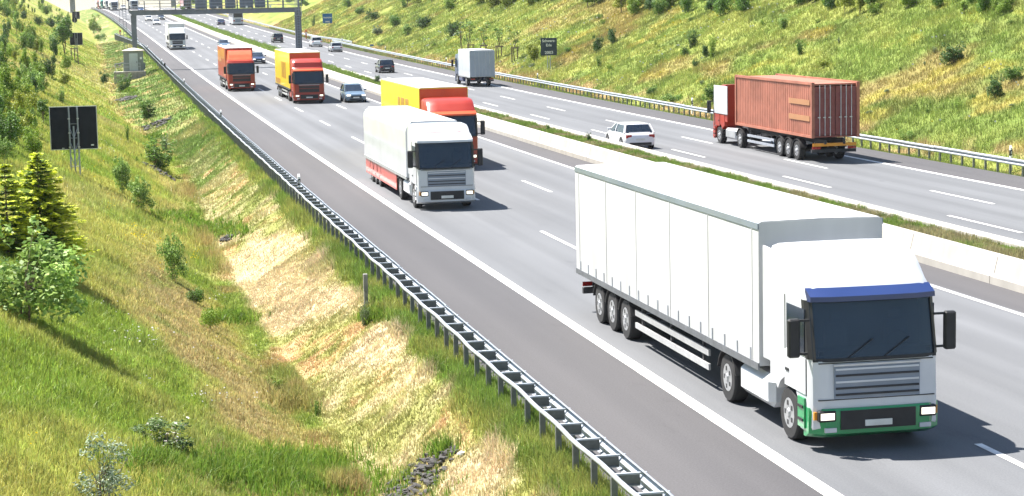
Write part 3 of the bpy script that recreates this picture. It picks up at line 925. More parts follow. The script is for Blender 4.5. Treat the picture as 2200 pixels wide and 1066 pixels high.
def box_truck():
    r = vroot('box_truck', 'light grey box truck driving away in front of the right guard rail', 'truck', 35.9, 188.8+8.5, True)
    build_cab(r, paint('slate_blue_paint', (.05, .08, .15)), hh=3.0, lit=False, lite=True)
    g = paint('light_grey_box', (.46, .49, .53), .5)
    build_box(r, 2.4, 8.5, 3.5, g, ROOFW, rear=paint('mid_grey_door', (.33, .37, .43), .5), z0=.95)
    running_gear(r, 8.5, [1.28, 6.2], tank=True, guard=False, tankmat=DBLUE)
    r.scale = (.97, 1, 1)
box_truck()
def coach():
    r = vroot('coach', 'white coach driving away under the sign gantry', 'coach', 36.1, 496+12, True)
    b = MB(); prof = [(-1.25, .35), (1.25, .35), (1.27, 2.2), (1.22, 3.5), (1.0, 3.7), (-1.0, 3.7), (-1.22, 3.5), (-1.27, 2.2)]
    b.prism_y(prof, 0, 12, W_); body = b.build('body', r, True, 30)
    q = MB(); q.box(-1.1, 1.1, 11.99, 12.03, 1.9, 3.2, M['glass']); q.build('rear_window', body)
    for sg in (-1, 1):
        for k in range(7):
            q = MB(); q.box(sg*1.262-.02, sg*1.262+.02, .6+k*1.6, 2.0+k*1.6, 1.95, 3.05, M['glass']); q.build('side_window', body)
        q = MB(); q.box(min(sg*.8, sg*1.15), max(sg*.8, sg*1.15), 12.0, 12.05, .9, 1.3, M['tail']); q.build('tail_light', body)
    q = MB(); q.box(-.7, .7, 12.0, 12.04, .75, 1.6, GREYB); q.build('engine_grille', body)
    for y in (2.4, 8.6, 9.9):
        for sg in (-1, 1): add_wheel(r, sg*1.08, y, .5, .3)
coach()
semi('distant truck with a dark rear driving away behind the gantry railing', 36.1, 651+13, 13.0, 4.0, dict(c=RED, hh=3.5, lit=False, lite=True),
     dict(side=paint('pink_tarpaulin', (.62, .36, .38), .6), roof=ROOFW, rear=M['signback']), away=True, axles=[1.28, 5, 9, 10.2], gear=dict(guard=False))

def car(label, s, Yq, col, away=False, kind='sedan', L=4.5, W=1.80, H=1.46, lit=True):
    """Yq: distance of the end that faces the viewer"""
    r = vroot('car', label, 'car', s, Yq + (L if away else 0), away)
    hw = W/2
    suv = kind in ('suv', 'van')
    hood, belt = (.98, 1.06) if suv else (.84, .93)
    if kind == 'van': hood = 1.05
    yA = {'sedan': 1.30, 'hatch': 1.12, 'suv': 1.25, 'wagon': 1.28, 'van': .70}[kind]
    yB = {'sedan': L-.55, 'hatch': L-.18, 'suv': L-.16, 'wagon': L-.16, 'van': L-.10}[kind]
    tA = yA + (.95 if kind != 'van' else .8)
    tB = {'sedan': yB-.85, 'hatch': yB-.45, 'suv': yB-.30, 'wagon': yB-.35, 'van': yB-.12}[kind]
    lo = .24 if suv else .19
    st = [(0, .80, lo+.10, hood-.28), (.07, .90, lo+.02, hood-.16), (.25, .96, lo, hood-.09), (.7, 1.0, lo, hood-.03), (yA, 1.0, lo, belt-.02), (yA+.9, 1.0, lo, belt),
          (L*.6, 1.0, lo, belt+.02), (yB-.2, .99, lo, belt+.03), (L-.22, .96, lo, belt+.0 if kind != 'sedan' else belt), (L-.06, .91, lo+.04, belt-.10), (L, .84, lo+.14, belt-.24)]
    R = []
    for y, f, z0, z1 in st:
        a = hw*f
        pts = [(a*.90, z0), (a*.985, z0+.14), (a, (z0+z1)*.52), (a*.975, z1-.10), (a*.90, z1-.015), (a*.55, z1+.02)]
        R.append([(x, y, z) for x, z in pts] + [(-x, y, z) for x, z in pts[::-1]])
    b = MB(); b.rings(R, col); body = b.build('body', r, True, 38)
    # glasshouse and roof
    b = MB(); R = []
    for t in (0, .5, .93):
        q = t**1.15
        y0, y1 = yA+(tA-yA)*t-.02, yB+(tB-yB)*t
        a = hw*(.93 - .19*q); z = belt-.03 + (H-belt+.02)*t
        R.append([(a*.86, y0, z), (a, y0+.14, z), (a, y1-.14, z), (a*.86, y1, z), (-a*.86, y1, z), (-a, y1-.14, z), (-a, y0+.14, z), (-a*.86, y0, z)])
    b.rings(R, M['glass']); gh = b.build('windows', r, True, 30)
    b = MB(); a = hw*.755
    R = []
    for z, g in ((H-.075, .02), (H-.03, 0), (H, -.12), (H+.012, -.35)):
        y0, y1 = tA-.04-g, tB+.03+g; aa = a+g*.6
        R.append([(aa*.86, y0, z), (aa, y0+.14, z), (aa, y1-.14, z), (aa*.86, y1, z), (-aa*.86, y1, z), (-aa, y1-.14, z), (-aa, y0+.14, z), (-aa*.86, y0, z)])
    b.rings(R, col); b.build('roof', body, True, 30)
    for sg in (-1, 1):
        for y0, y1, wd in ((yA+.05, tA+.02, .07), ((yA+tA)/2+.85, (yA+tA)/2+.85+.05, .09), (yB-.10, tB+.0, .13)):
            p0, p1 = Vector((sg*hw*.925, y0, belt-.02)), Vector((sg*hw*.755, y1, H-.04))
            q = MB(); q.cyl(p0, p1, wd*.5, col, 5); q.build('pillar', body)
        q = MB(); q.rbox(min(sg*hw, sg*(hw+.20)), max(sg*hw, sg*(hw+.20)), yA+.50, yA+.62, belt+.02, belt+.17, col, .03); q.build('mirror', body)
        q = MB(); q.box(min(sg*hw*.52, sg*hw*.88), max(sg*hw*.52, sg*hw*.88), .005, .16, hood-.27, hood-.15, (M['lamp'] if lit and not away else M['lamp_off'])); q.build('headlight', body)
        z1 = belt-.02
        q = MB(); q.box(min(sg*hw*.55, sg*hw*.90), max(sg*hw*.55, sg*hw*.90), L-.13, L-.005, z1-.26, z1-.08, M['tail']); q.build('tail_light', body)
        for y in (.86, L-.84):
            q = MB(); q.cyl((sg*hw*.90, y, .33), (sg*(hw+.004), y, .33), .385, M['black'], 16); q.build('wheel_arch', body)
            add_wheel(r, sg*(hw-.10), y, .325, .22)
    q = MB(); q.box(-hw*.5, hw*.5, -.012, .06, lo+.22, hood-.26, M['black']); q.build('grille', body)
    q = MB(); q.box(-hw*.62, hw*.62, -.02, .06, lo+.06, lo+.17, M['black']); q.box(-hw*.7, hw*.7, L-.06, L+.015, lo+.06, lo+.2, M['black']); q.build('bumper_trim', body)
    q = MB(); q.box(-.26, .26, -.026, .0, lo+.20, lo+.31, M['plate']); q.box(-.26, .26, L-.06, L+.012, belt-.42, belt-.31, M['plate']); q.build('number_plate', body)
    if kind == 'hatch' or suv or kind == 'wagon':
        q = MB(); q.box(-hw*.66, hw*.66, yB-.25, yB-.02, belt-.02, belt+.04, col); q.build('tailgate_sill', body)
    return r

SILV = paint('silver_paint', (.46, .48, .51), .3, coat=.8); DARK = paint('black_paint', (.015, .015, .019), .25, coat=.8)
DGREY = paint('dark_grey_paint', (.075, .09, .11), .28, coat=.8); NBLUE = paint('navy_paint', (.014, .025, .075), .28, coat=.8)
WCAR = paint('white_car_paint', (.76, .77, .79), .3, coat=.8); MBLUE = paint('mid_blue_paint', (.02, .06, .20), .28, coat=.8)
SBLUE = paint('steel_blue_paint', (.12, .18, .25), .28, coat=.8)
car('grey-blue car with lit headlights in the fast lane beside the yellow trailer', 20.75, 166.6, SBLUE, kind='hatch', L=4.4, H=1.50)
car('dark blue car in the fast lane behind the front yellow trailer', 20.8, 267, NBLUE, kind='wagon', L=4.6)
car('grey-blue car showing only its roof behind the red box truck', 20.9, 336, SBLUE, kind='sedan')
car('white saloon car in the middle lane ahead of another white car beyond the gantry', 17.2, 512, WCAR, kind='sedan')
car('white estate car further back in the middle lane under the gantry beam', 17.1, 549, WCAR, kind='wagon', L=4.7)
car('grey car in the fast lane under the gantry beam', 21.0, 557, DGREY, kind='sedan')
car('distant white car beside the truck convoy', 17.0, 668, WCAR, kind='hatch', L=4.2)
car('distant blue car seen above the gantry beam', 20.7, 640, MBLUE, kind='sedan')
car('white car driving away in the fast lane by the median', 28.95, 106.6, WCAR, away=True, kind='hatch', L=4.7, W=1.82, H=1.41)
car('black car driving away in the middle lane behind the yellow trailer roof', 32.2, 227, DARK, away=True, kind='hatch', L=4.3, H=1.52)
car('white sport utility car driving away beside the gantry post', 36.1, 333.5, WCAR, away=True, kind='suv', L=4.6, H=1.68, W=1.88)
car('silver estate car driving away in the slow lane', 36.1, 306.5, SILV, away=True, kind='wagon', L=4.7)
car('black sport utility car driving away before the gantry post', 32.3, 361.5, DARK, away=True, kind='suv', L=4.6, H=1.70, W=1.88)
car('dark blue car driving away under the gantry beam', 32.3, 499, NBLUE, away=True, kind='sedan')

# ------------------------------------------------------------------ terrain
def mixc(a, b, t):
    return a*(1-t[:, None]) + b*t[:, None]

def C(*c): return np.array(c, float)[None]

def zone_colour(s, Y):
    """albedo of the turf and soil at (s, Y)"""
    s = np.asarray(s, float).ravel(); Y = np.asarray(Y, float).ravel()
    n1 = fbm(s, Y*.6, 3.2, 31); n2 = fbm(s, Y*.5, 1.1, 47); n3 = fbm(s, Y*.35, 7.0, 63); n4 = fbm(s, Y*.7, .45, 71)
    sd = ditch(Y); rise = np.maximum(sd - .5 - s, 0)
    one = np.ones_like(s)
    # left slope
    c = mixc(C(.105, .150, .028)*one[:, None], C(.170, .180, .052), sstep(.30, .58, n1))
    c = mixc(c, C(.20, .185, .085), sstep(.55, .72, n3)*.8)
    low = np.clip(1.25 - np.abs(rise - 1.2 + (n3-.5)*3.2)/2.0, 0, 1)*sstep(95, 55, Y)
    c = mixc(c, C(.185, .152, .090), np.clip(low*sstep(.30, .70, n1*.45+n2*.55)*.95, 0, .78))
    c = mixc(c, C(.075, .125, .022), sstep(.62, .75, n2)*.5)
    # ditch floor
    fl = fbm(one*0, Y, 6.0, 90)
    dcol = mixc(C(.100, .135, .032)*one[:, None], C(.165, .125, .065), sstep(.36, .52, fl*.6+n2*.4)*.8)
    c = mixc(c, dcol, np.clip(1.25 - np.abs(s-sd)/.6, 0, 1))
    # mown bank
    t = sstep(.40, .62, n2*.45+n1*.55) + .55*sstep(60, 120, Y)
    mown = mixc(mixc(C(.250, .215, .138)*one[:, None], C(.120, .118, .058), sstep(75, 150, Y)), mixc(C(.138, .146, .048)*one[:, None], C(.066, .102, .026), sstep(65, 130, Y)*sstep(.25, .55, n1)), np.clip(t, 0, 1))
    mown = mixc(mown, C(.27, .19, .11), sstep(.60, .72, n4*.3+n2*.7)*.8)
    c = mixc(c, mown*np.array([[1.0, 1.0, 1.12]]), sstep(.05, .45, s-sd+(n2-.5)*.5))
    lush = mixc(C(.070, .112, .024)*one[:, None], C(.125, .142, .042), sstep(.4, .7, n2))
    c = mixc(c, lush, sstep(6.70, 6.95, s + (n2-.5)*.7))
    # right embankment
    u = s - 42.2
    r = mixc(C(.165, .195, .052)*one[:, None], C(.115, .165, .038), sstep(.35, .60, n1))
    g = sstep(190, 105, Y)*sstep(.30, .55, n3)
    r = mixc(r, C(.085, .135, .03), g*.85)
    r = mixc(r, C(.07, .105, .026), sstep(.55, .66, fbm(s, Y*.6, 2.0, 88))*.7)
    r = mixc(r, C(.20, .14, .068), sstep(.52, .66, n3*.6+n1*.4)*.55)
    r = mixc(r, C(.23, .225, .05), sstep(.58, .70, n2*.5+n1*.5)*.6)
    r = mixc(r, C(.24, .18, .105), np.clip(1.5 - np.abs(u-.6)/1.3, 0, 1)*sstep(.47, .60, n1*.5+n2*.5)*.8)
    r = mixc(r, C(.075, .125, .03), np.clip(1.4 - np.abs(u+1.0)/.7, 0, 1)*sstep(.3, .5, n2)*.9)
    c = np.where((s > 20)[:, None], r, c)
    c = c*np.where((s > 20)[:, None], np.array([[1.70, 1.55, 1.50]]), np.array([[2.10, 2.0, 1.75]]))
    c = np.where(((s > 24) & (s < 27))[:, None], mixc(C(.16, .24, .05)*one[:, None], C(.28, .25, .13), sstep(.45, .62, n2)*sstep(220, 120, Y)), c)
    return c

def terrain(name, S, Y, label=None):
    SS, YY = np.meshgrid(S, Y)
    z = zrel(SS, YY); xo, zo = off(YY)
    co = np.stack([SS+xo, YY, z+zo], -1).reshape(-1, 3)
    k = len(S)
    i = (np.arange(len(Y)-1)[:, None]*k + np.arange(k-1)[None]).ravel()
    F = np.stack([i, i+1, i+k+1, i+k], -1)
    o = link(name, np_mesh(name, co, F, cols=zone_colour(SS, YY)*.85, mat=M['ground'], smooth=True))
    return tag(o, kind='structure')

TY = np.concatenate([np.arange(12, 120, .45), np.arange(120, 300, 1.5), np.arange(300, 1010, 7)])
terrain('left_verge_ground', np.concatenate([np.arange(-75, -14, 3.0), np.arange(-14, 7.3, .28), [7.35, 7.6, 7.86]]), TY)
terrain('right_embankment_ground', np.concatenate([[40.25, 40.7], np.arange(41.2, 60, .5), np.arange(60, 180, 2.5)]), TY[TY > 50])
pl = MB(); pl.box(-6000, 6000, -400, 9000, -31, -30, M['ground'])
o = pl.build('far_ground'); o['kind'] = 'structure'
ca = o.data.color_attributes.new('Col', 'FLOAT_COLOR', 'POINT'); ca.data.foreach_set('color', np.tile([.10, .13, .04, 1], 8).astype(np.float32))
# wooded hill far away
hx = np.linspace(-40, 900, 130); hy = np.linspace(2100, 2900, 24)
HX, HY = np.meshgrid(hx, hy)
hz = -25 + 62*np.sin(np.clip((HX+40)/260, 0, 1)*math.pi/2)**.7*np.sin(np.clip((HY-2100)/420, 0, 1)*math.pi/2) + (fbm(HX, HY, 22, 3)-.5)*16
co = np.stack([HX, HY, hz], -1).reshape(-1, 3); k = len(hx)
i = (np.arange(len(hy)-1)[:, None]*k + np.arange(k-1)[None]).ravel()
tag(link('wooded_hill', np_mesh('wooded_hill', co, np.stack([i, i+1, i+k+1, i+k], -1), cols=C(.05, .085, .03)*(.7+.7*fbm(HX, HY, 14, 9).ravel()[:, None]), mat=M['ground'], smooth=True)), kind='structure')
# overpass beyond the crest
ov = empty('overpass_bridge', (-19.4, 1050, 0), label='grey concrete overpass with a pier far away beyond the crest of the road', cat='bridge')
b = MB(); b.box(-70, 90, -5, 5, 22.9, 24.6, M['steel']); b.build('deck', ov)
b = MB(); b.box(-1.3, 1.3, -2.2, 2.2, -20, 22.9, M['concrete_d']); b.build('pier', ov)
b = MB(); b.box(50, 52.4, -2.2, 2.2, -20, 22.9, M['concrete_d']); b.build('pier', ov)
b = MB(); b.box(-70, 90, -5.1, -5.0, 24.6, 25.7, M['steel_l']); b.build('parapet', ov)

# ------------------------------------------------------------------ gantry, hut, signs, posts
gy = 257.0
gz = float(off(gy)[1]); gx = float(off(gy)[0])
gt = empty('sign_gantry', (gx, gy, gz), label='grey steel sign gantry spanning the near carriageway with a row of grey panels', cat='gantry')
def gcol(s, w0, w1, zb, name='column'):
    b = MB(); b.rings([[(s-w0/2, -.35, zb), (s+w0/2, -.35, zb), (s+w0/2, .35, zb), (s-w0/2, .35, zb)], [(s-w1/2, -.42, 6.9), (s+w1/2, -.42, 6.9), (s+w1/2, .42, 6.9), (s-w1/2, .42, 6.9)]], M['steel'])
    b.box(s-w0*.8, s+w0*.8, -.6, .6, zb, zb+.08, M['steel']); b.build(name, gt)
gcol(4.35, .46, .72, -1.2); gcol(25.15, .80, .80, .5)
b = MB(); b.rings([[(3.75, y, 7.45) for y in (-.6, .6)] + [(3.75, y, 7.30) for y in (.6, -.6)], [(4.2, y, 7.45) for y in (-.6, .6)] + [(4.2, y, 6.88) for y in (.6, -.6)],
                   [(25.5, y, 7.45) for y in (-.6, .6)] + [(25.5, y, 6.88) for y in (.6, -.6)]], M['steel']); beam = b.build('beam', gt)
b = MB(); b.box(3.7, 25.6, -.68, .68, 7.452, 7.50, M['steel']); b.build('walkway', gt)
for yy in (-.64, .64):
    for s in np.arange(3.8, 25.7, 1.95):
        b = MB(); b.box(s-.05, s+.05, yy-.04, yy+.04, 7.5, 8.70, M['steel']); b.build('railing_post', gt)
    for z in (7.90, 8.30, 8.70):
        b = MB(); b.box(3.8, 25.3, yy-.03, yy+.03, z-.03, z+.03, M['steel_l']); b.build('railing_bar', gt)
for a, c, t in ((12.15, 13.5, 8.72), (13.95, 15.55, 9.8), (15.95, 17.3, 8.72), (17.8, 19.4, 9.8), (19.75, 21.1, 8.72)):
    b = MB(); b.rbox(a, c, .70, 1.05, 7.55, t, M['signgrey'], .04); pn = b.build('matrix_sign', gt)
    for q in (.33, .66):
        x = a+(c-a)*q; b = MB(); b.box(x-.04, x+.04, .62, .70, 7.5, t-.1, M['steel']); b.build('bracket', pn)
for x in (14.9, 18.6, 21.6):
    b = MB(); b.box(x-.12, x+.12, -.78, -.69, 7.55, 7.80, M['white']); b.build('camera_box', gt)
b = MB()
for x in (24.75, 25.15, 25.55):
    b.box(x-.03, x+.03, -.95, -.9, 6.4, 8.9, M['steel_l'])
for z in np.arange(1.2, 8.9, .33): b.box(24.95, 25.35, -.62, -.58, z, z+.04, M['steel_l'])
for x in (24.95, 25.33): b.box(x-.02, x+.02, -.62, -.56, .8, 8.8, M['steel_l'])
for z in (6.4, 7.2, 8.0, 8.8): b.box(24.72, 25.58, -.96, -.90, z, z+.05, M['steel_l'])
b.build('caged_ladder', gt)
b = MB()
for x in (3.02, 3.42): b.box(x-.025, x+.025, -.5, -.45, -1.0, 9.2, M['steel'])
for z in np.arange(-.6, 9.0, .32): b.box(3.02, 3.42, -.49, -.46, z, z+.035, M['steel'])
for z in (2.2, 4.4, 6.4, 7.6): b.box(2.6, 3.9, -.5, -.44, z, z+.06, M['steel'])
b.box(2.58, 2.63, -.5, -.45, 6.0, 9.2, M['steel'])
b.build('ladder', gt)
b = MB(); b.cyl((3.75, -.3, 8.7), (3.75, -.3, 10.2), .16, M['navy'], 8); b.build('beacon', gt)

# equipment hut on its platform
hy_ = 249.5
hb = P(3.95, hy_, .16)
hut = empty('equipment_hut', hb, label='small grey equipment hut with a pale door and hipped roof below the gantry', cat='hut')
b = MB(); b.box(-1.2, 1.2, -1.1, 1.2, 0, 2.45, M['hut']); b.build('wall', hut)
b = MB(); b.rings([[(-1.34, -1.25, 2.45), (1.34, -1.25, 2.45), (1.34, 1.35, 2.45), (-1.34, 1.35, 2.45)], [(-1.34, -1.25, 2.54), (1.34, -1.25, 2.54), (1.34, 1.35, 2.54), (-1.34, 1.35, 2.54)],
                   [(-.25, -.1, 2.84), (.25, -.1, 2.84), (.25, .1, 2.84), (-.25, .1, 2.84)]], paint('hut_roof_paint', (.52, .47, .42), .8, coat=0)); b.build('roof', hut)
b = MB(); b.box(-.52, .52, -1.14, -1.09, .05, 2.18, M['hutdoor']); d = b.build('door', hut)
b = MB(); b.box(.36, .42, -1.2, -1.14, 1.0, 1.22, M['black']); b.build('handle', d)
b = MB(); b.box(.78, 1.02, -1.13, -1.09, 1.45, 1.72, M['white']); b.build('notice', hut)
b = MB(); b.box(1.2, 1.42, -.5, .2, .2, 1.0, M['hut']); b.build('side_cabinet', hut)
plf = empty('hut_platform', P(3.6, hy_-1.6, 0), label='concrete platform with a dark front wall under the equipment hut', cat='platform')
b = MB(); b.box(-2.1, 1.75, 0, 4.0, -2.2, .12, M['concrete']); b.build('base', plf)
b = MB(); b.box(-2.12, 1.77, -.22, -.003, -2.2, .16, M['concrete_d']); b.build('front_wall', plf)
for x in np.linspace(-1.9, 1.1, 4):
    b = MB(); b.box(x-.03, x+.03, .02, .08, .12, 1.2, M['zinc']); b.build('railing_post', plf)
for z in (.70, 1.15):
    b = MB(); b.box(-1.95, 1.15, .02, .08, z, z+.06, M['zinc']); b.build('railing_bar', plf)

def text(body, parent, size, loc, mt, sx=1.0):
    cu = bpy.data.curves.new('lettering', 'FONT')
    cu.body = body; cu.size = size; cu.align_x = 'CENTER'; cu.align_y = 'CENTER'; cu.extrude = .004; cu.offset = .006*size/.3
    cu.materials.append(mt)
    t = bpy.data.objects.new('tmp', cu)
    COL.objects.link(t)
    bpy.context.view_layer.update()
    me = bpy.data.meshes.new_from_object(t)
    bpy.data.objects.remove(t)
    me.name = 'lettering'
    o = link('lettering', me, parent, loc, (math.pi/2, 0, 0))
    o.scale = (sx, 1, 1)
    return o

def lattice_sign(px, py, w, h, gap, label, detail=True, backing='signback'):
    s, Y = spot(px, py)
    r = empty('information_sign', G(s, Y), label=label, cat='sign')
    b = MB(); b.rbox(-w/2, w/2, .0, .035, gap, gap+h, M[backing], .006); pnl = b.build('panel', r)
    b = MB(); t = .03
    b.box(-w/2-t, w/2+t, -.012, .05, gap+h, gap+h+t, M['alu']); b.box(-w/2-t, w/2+t, -.012, .05, gap-t, gap, M['alu'])
    b.box(-w/2-t, -w/2, -.012, .05, gap, gap+h, M['alu']); b.box(w/2, w/2+t, -.012, .05, gap, gap+h, M['alu']); b.build('frame', pnl)
    legs = [(-.19, -.08), (.19, -.08), (0.0, -.42)]
    for k, (x, y) in enumerate(legs):
        b = MB(); b.cyl((x, y, -.3), (x*(.94 if k < 2 else 1), y if k < 2 else -.30, gap+h*(1.0 if k < 2 else .55)), .036, M['steel_l'], 8); b.build('leg', r)
    if detail:
        for k, z in enumerate(np.arange(.32, gap+h-.2, .62)):
            b = MB()
            b.cyl((-.19, -.08, z), (.19, -.08, z), .012, M['steel_l'], 6)
            b.build('cross_bar', r)
            if z+.55 < gap+h*.6:
                for x in (-.19, .19):
                    b = MB(); b.cyl((x, -.08, z+.5), (0, -.40, z), .013, M['steel_l'], 6); b.build('brace', r)
            if z > .9:
                for x in (-.19, .19):
                    b = MB(); b.box(x-.05, x+.05, -.13, -.05, z+.2, z+.25, M['alu']); b.build('clamp', r)
        b = MB(); b.box(w*.36, w*.42, -.004, .0, gap+.12, gap+.18, M['white']); b.box(-w*.27, -w*.22, -.004, 0, gap+.03, gap+.055, M['white']); b.build('sticker', pnl)
    else:
        pass
    return r
lattice_sign(163, 374, 1.98, 1.84, 1.08, 'large square dark sign back on a lattice mast, nearest on the left slope')
lattice_sign(165, 112, 1.9, 1.85, 1.1, 'dark square sign back half hidden by the staked tree on the left', detail=False)
lattice_sign(164, 50, 1.9, 1.85, 1.1, 'farthest dark square sign back on the left slope', detail=False)
s_, Y_ = spot(161, 58)
r = empty('traffic_sign', G(s_, Y_), label='round dark back of a traffic sign between the two far square signs', cat='sign')
b = MB(); b.cyl((0, 0, 1.1), (0, .03, 1.1), .01, M['signback'], 4); b.v = []; b.f = []; b.m = []
b.cyl((0, 0, 1.6), (0, .04, 1.6), .62, M['signback'], 18); b.build('disc', r)
b = MB(); b.cyl((0, -.06, -.3), (0, -.06, 2.1), .04, M['steel_l'], 8); b.build('post', r)

def tree_sign(px, py, w, h, gap, colr, lines, label):
    s, Y = spot(px, py)
    r = empty('information_sign', G(s, Y), label=label, cat='sign')
    r.rotation_euler = (0, 0, .0)
    b = MB(); b.rbox(-w/2, w/2, -.03, .02, gap, gap+h, M[colr], .006); pnl = b.build('panel', r)
    for txt, z, sz, sx in lines:
        o = text(txt, pnl, sz*h, (0, -.034, gap+z*h), M['white'], sx)
    for x, y in ((-.13, .08), (.15, .10)):
        b = MB(); b.cyl((x, y, -.4), (x, y, gap+h*.8), .045, M['zinc'], 8); b.build('leg', r)
    return r, s, Y
tree_sign(1180, 150, 1.70, 1.80, 1.45, 'navy', (('Schwarz-', .83, .21, 1.0), ('Erle', .58, .21, 1.0), ('2003', .16, .22, 1.15)), 'dark blue sign reading Schwarz-Erle 2003 at the foot of the right embankment')
tree_sign(704, 56, 1.95, 1.95, .55, 'blue', (('Wacholder', .58, .19, 1.0), ('2002', .15, .2, 1.2)), 'blue square sign with white lettering on the far right embankment')
s_, Y_ = spot(799, 106)
r = empty('distance_marker', G(s_, Y_), label='tiny blue marker plate on two short posts behind the right guard rail', cat='sign')
b = MB(); b.box(-.28, .28, -.02, .02, .50, .76, M['blue']); b.build('plate', r)
for x in (-.15, .15):
    b = MB(); b.cyl((x, .03, -.2), (x, .03, .7), .02, M['zinc'], 6); b.build('post', r)

def ysolve(s, px, z=0.5):
    Y = np.arange(25, 640, .2); xo, zo = off(Y)
    q = np.stack([s+xo, Y, zo+z-CAM_H], -1)
    x = 1100 + 4250*(q@_rt)/(q@_fw)
    return float(Y[np.argmin(np.abs(x-px))])
del_me = None
def delineator(s, Y, z, label):
    r = empty('delineator_post', P(s, Y, z), label=label, cat='marker post', group=None)
    b = MB(); b.rings([[(-.055, -.05, h), (.055, -.05, h), (.055, .06, h), (-.055, .06, h)] for h in (-.3, .58)] + [[(-.05, -.045, .78), (.05, -.045, .78), (.05, .05, .90), (-.05, .05, .90)]], M['white']); b.build('body', r)
    b = MB(); b.rings([[(-.058, -.053, .40), (.058, -.053, .44), (.058, .063, .44), (-.058, .063, .40)], [(-.058, -.053, .66), (.058, -.053, .70), (.058, .063, .70), (-.058, .063, .66)]], M['black']); bb = b.build('black_band', r)
    b = MB(); b.box(-.022, .022, -.058, -.053, .48, .62, M['white']); b.build('reflector', bb)
for px, w in ((643, 'nearest on the left guard rail'), (475, 'second along the left guard rail'), (396, 'third along the left guard rail, by the dry bank'),
              (348, 'fourth along the left guard rail, right of the hut'), (317, 'on the left guard rail beside the gantry column')):
    delineator(7.80, ysolve(7.80, px), .28, 'white delineator with black band, ' + w)
for px, w in ((2172, 'behind the right guard rail at the right frame edge'), (1487, 'behind the right guard rail left of the container truck'), (1155, 'behind the right rail below the Schwarz-Erle sign'),
              (959, 'behind the right guard rail left of the grey box truck'), (828, 'behind the right guard rail above the black car'), (735, 'behind the right guard rail beside the orange phone')):
    delineator(42.15, ysolve(42.15, px), .12, 'white delineator with black band, ' + w)
q = MB(); q.rbox(-.10, .10, -.09, .09, .0, .55, M['black'], .02); q.cyl((0, 0, -.6), (0, 0, .02), .04, M['zinc'], 6)
tag(q.build('sensor_box', loc=P(7.75, 249.6, .5)), 'small black sensor box on the left guard rail at the dark road joint', 'sensor')
s_, Y_ = spot(787, 664)
mp_ = empty('marker_post', G(s_, Y_), label='square grey concrete post standing in grass on the dry bank', cat='post')
b = MB(); b.rbox(-.055, .055, -.055, .055, -.4, .46, M['concrete_d'], .008); b.build('lower_post', mp_)
b = MB(); b.rbox(-.06, .06, -.06, .06, .462, .96, M['concrete_d'], .012); b.build('upper_post', mp_)

def phone(loc, label):
    r = empty('emergency_phone', loc, label=label, cat='emergency phone')
    b = MB(); b.box(-.10, .10, -.08, .08, -.3, 1.0, M['orange']); b.build('pillar', r)
    b = MB(); b.rbox(-.20, .20, -.15, .15, 1.0, 1.65, M['orange'], .03); h = b.build('phone_box', r)
    b = MB(); b.box(-.14, .14, -.165, -.15, 1.08, 1.35, M['white']); b.build('panel', h)
    b = MB(); b.rbox(-.22, .22, -.18, .18, 1.66, 1.85, M['orange'], .05); b.build('cap', h)
phone(G(5.5, 424), 'orange emergency phone pillar behind the flared rail on the left')
s_, Y_ = spot(658, 84)
phone(G(s_, Y_), 'orange emergency phone pillar beside the right guard rail')

# ------------------------------------------------------------------ stones, litter
def stone_mesh(seed):
    rr = random.Random(seed); bm = bmesh.new()
    bmesh.ops.create_icosphere(bm, subdivisions=1, radius=1)
    for v in bm.verts:
        v.co *= rr.uniform(.7, 1.15); v.co.z *= .6; v.co.x *= 1.2
    me = bpy.data.meshes.new('stone'); bm.to_mesh(me); bm.free(); me.materials.append(M['stone']); return me
stones = [stone_mesh(i) for i in range(7)]
def stone_pile(px, py, ws, wy, n, size, label):
    s, Y = spot(px, py)
    r = empty('stone_pile', G(s, Y), label=label, cat='stones')
    rr = random.Random(int(px*7+py))
    for i in range(n):
        a, q = rr.uniform(0, 6.28), rr.random()**.5
        ss, yy = s + math.cos(a)*q*ws, Y + math.sin(a)*q*wy
        k = size*rr.uniform(.55, 1.35)
        o = link('stone', rr.choice(stones), None, G(ss, yy, k*.22 + .10*(1-q)), (rr.uniform(-.3, .3), rr.uniform(-.3, .3), rr.uniform(0, 6.3)))
        o.scale = (k, k*rr.uniform(.7, 1), k*rr.uniform(.7, 1.1)); to_root(o, r)
stone_pile(900, 1035, .78, 1.25, 150, .085, 'pile of dark broken stones in the grass at the bottom edge')
stone_pile(272, 214, 1.0, 3.2, 60, .22, 'dark stones across the ditch below the hut')
stone_pile(336, 270, 1.3, 2.2, 60, .18, 'dark stones across the ditch between hut and dry bank')
stone_pile(340, 372, .9, 1.6, 50, .15, 'dark stones half covered by reeds in the ditch')
stone_pile(262, 140, 1.2, 4.5, 40, .28, 'dark stones in the ditch left of the hut platform')
stone_pile(488, 516, .55, .8, 30, .11, 'few dark stones in the ditch beside the tall green grass')
s_, Y_ = spot(367, 201)
b = MB(); b.box(-.5, .5, -.07, .07, 0, .05, M['wood']); o = b.build('plank', loc=G(s_, Y_, .12)); o.rotation_euler = (.0, .25, .1)
tag(o, 'short pale wooden plank lying on the grassy bank', 'plank')
s_, Y_ = spot(992, 985)
bm = bmesh.new(); bmesh.ops.create_icosphere(bm, subdivisions=2, radius=.085)
for v in bm.verts: v.co *= random.uniform(.65, 1.2); v.co.z *= .6
me = bpy.data.meshes.new('litter'); bm.to_mesh(me); bm.free(); me.materials.append(M['white'])
tag(link('plastic_bag', me, None, G(s_, Y_, .06)), 'crumpled white plastic bag lying on the bank near the stones', 'litter')

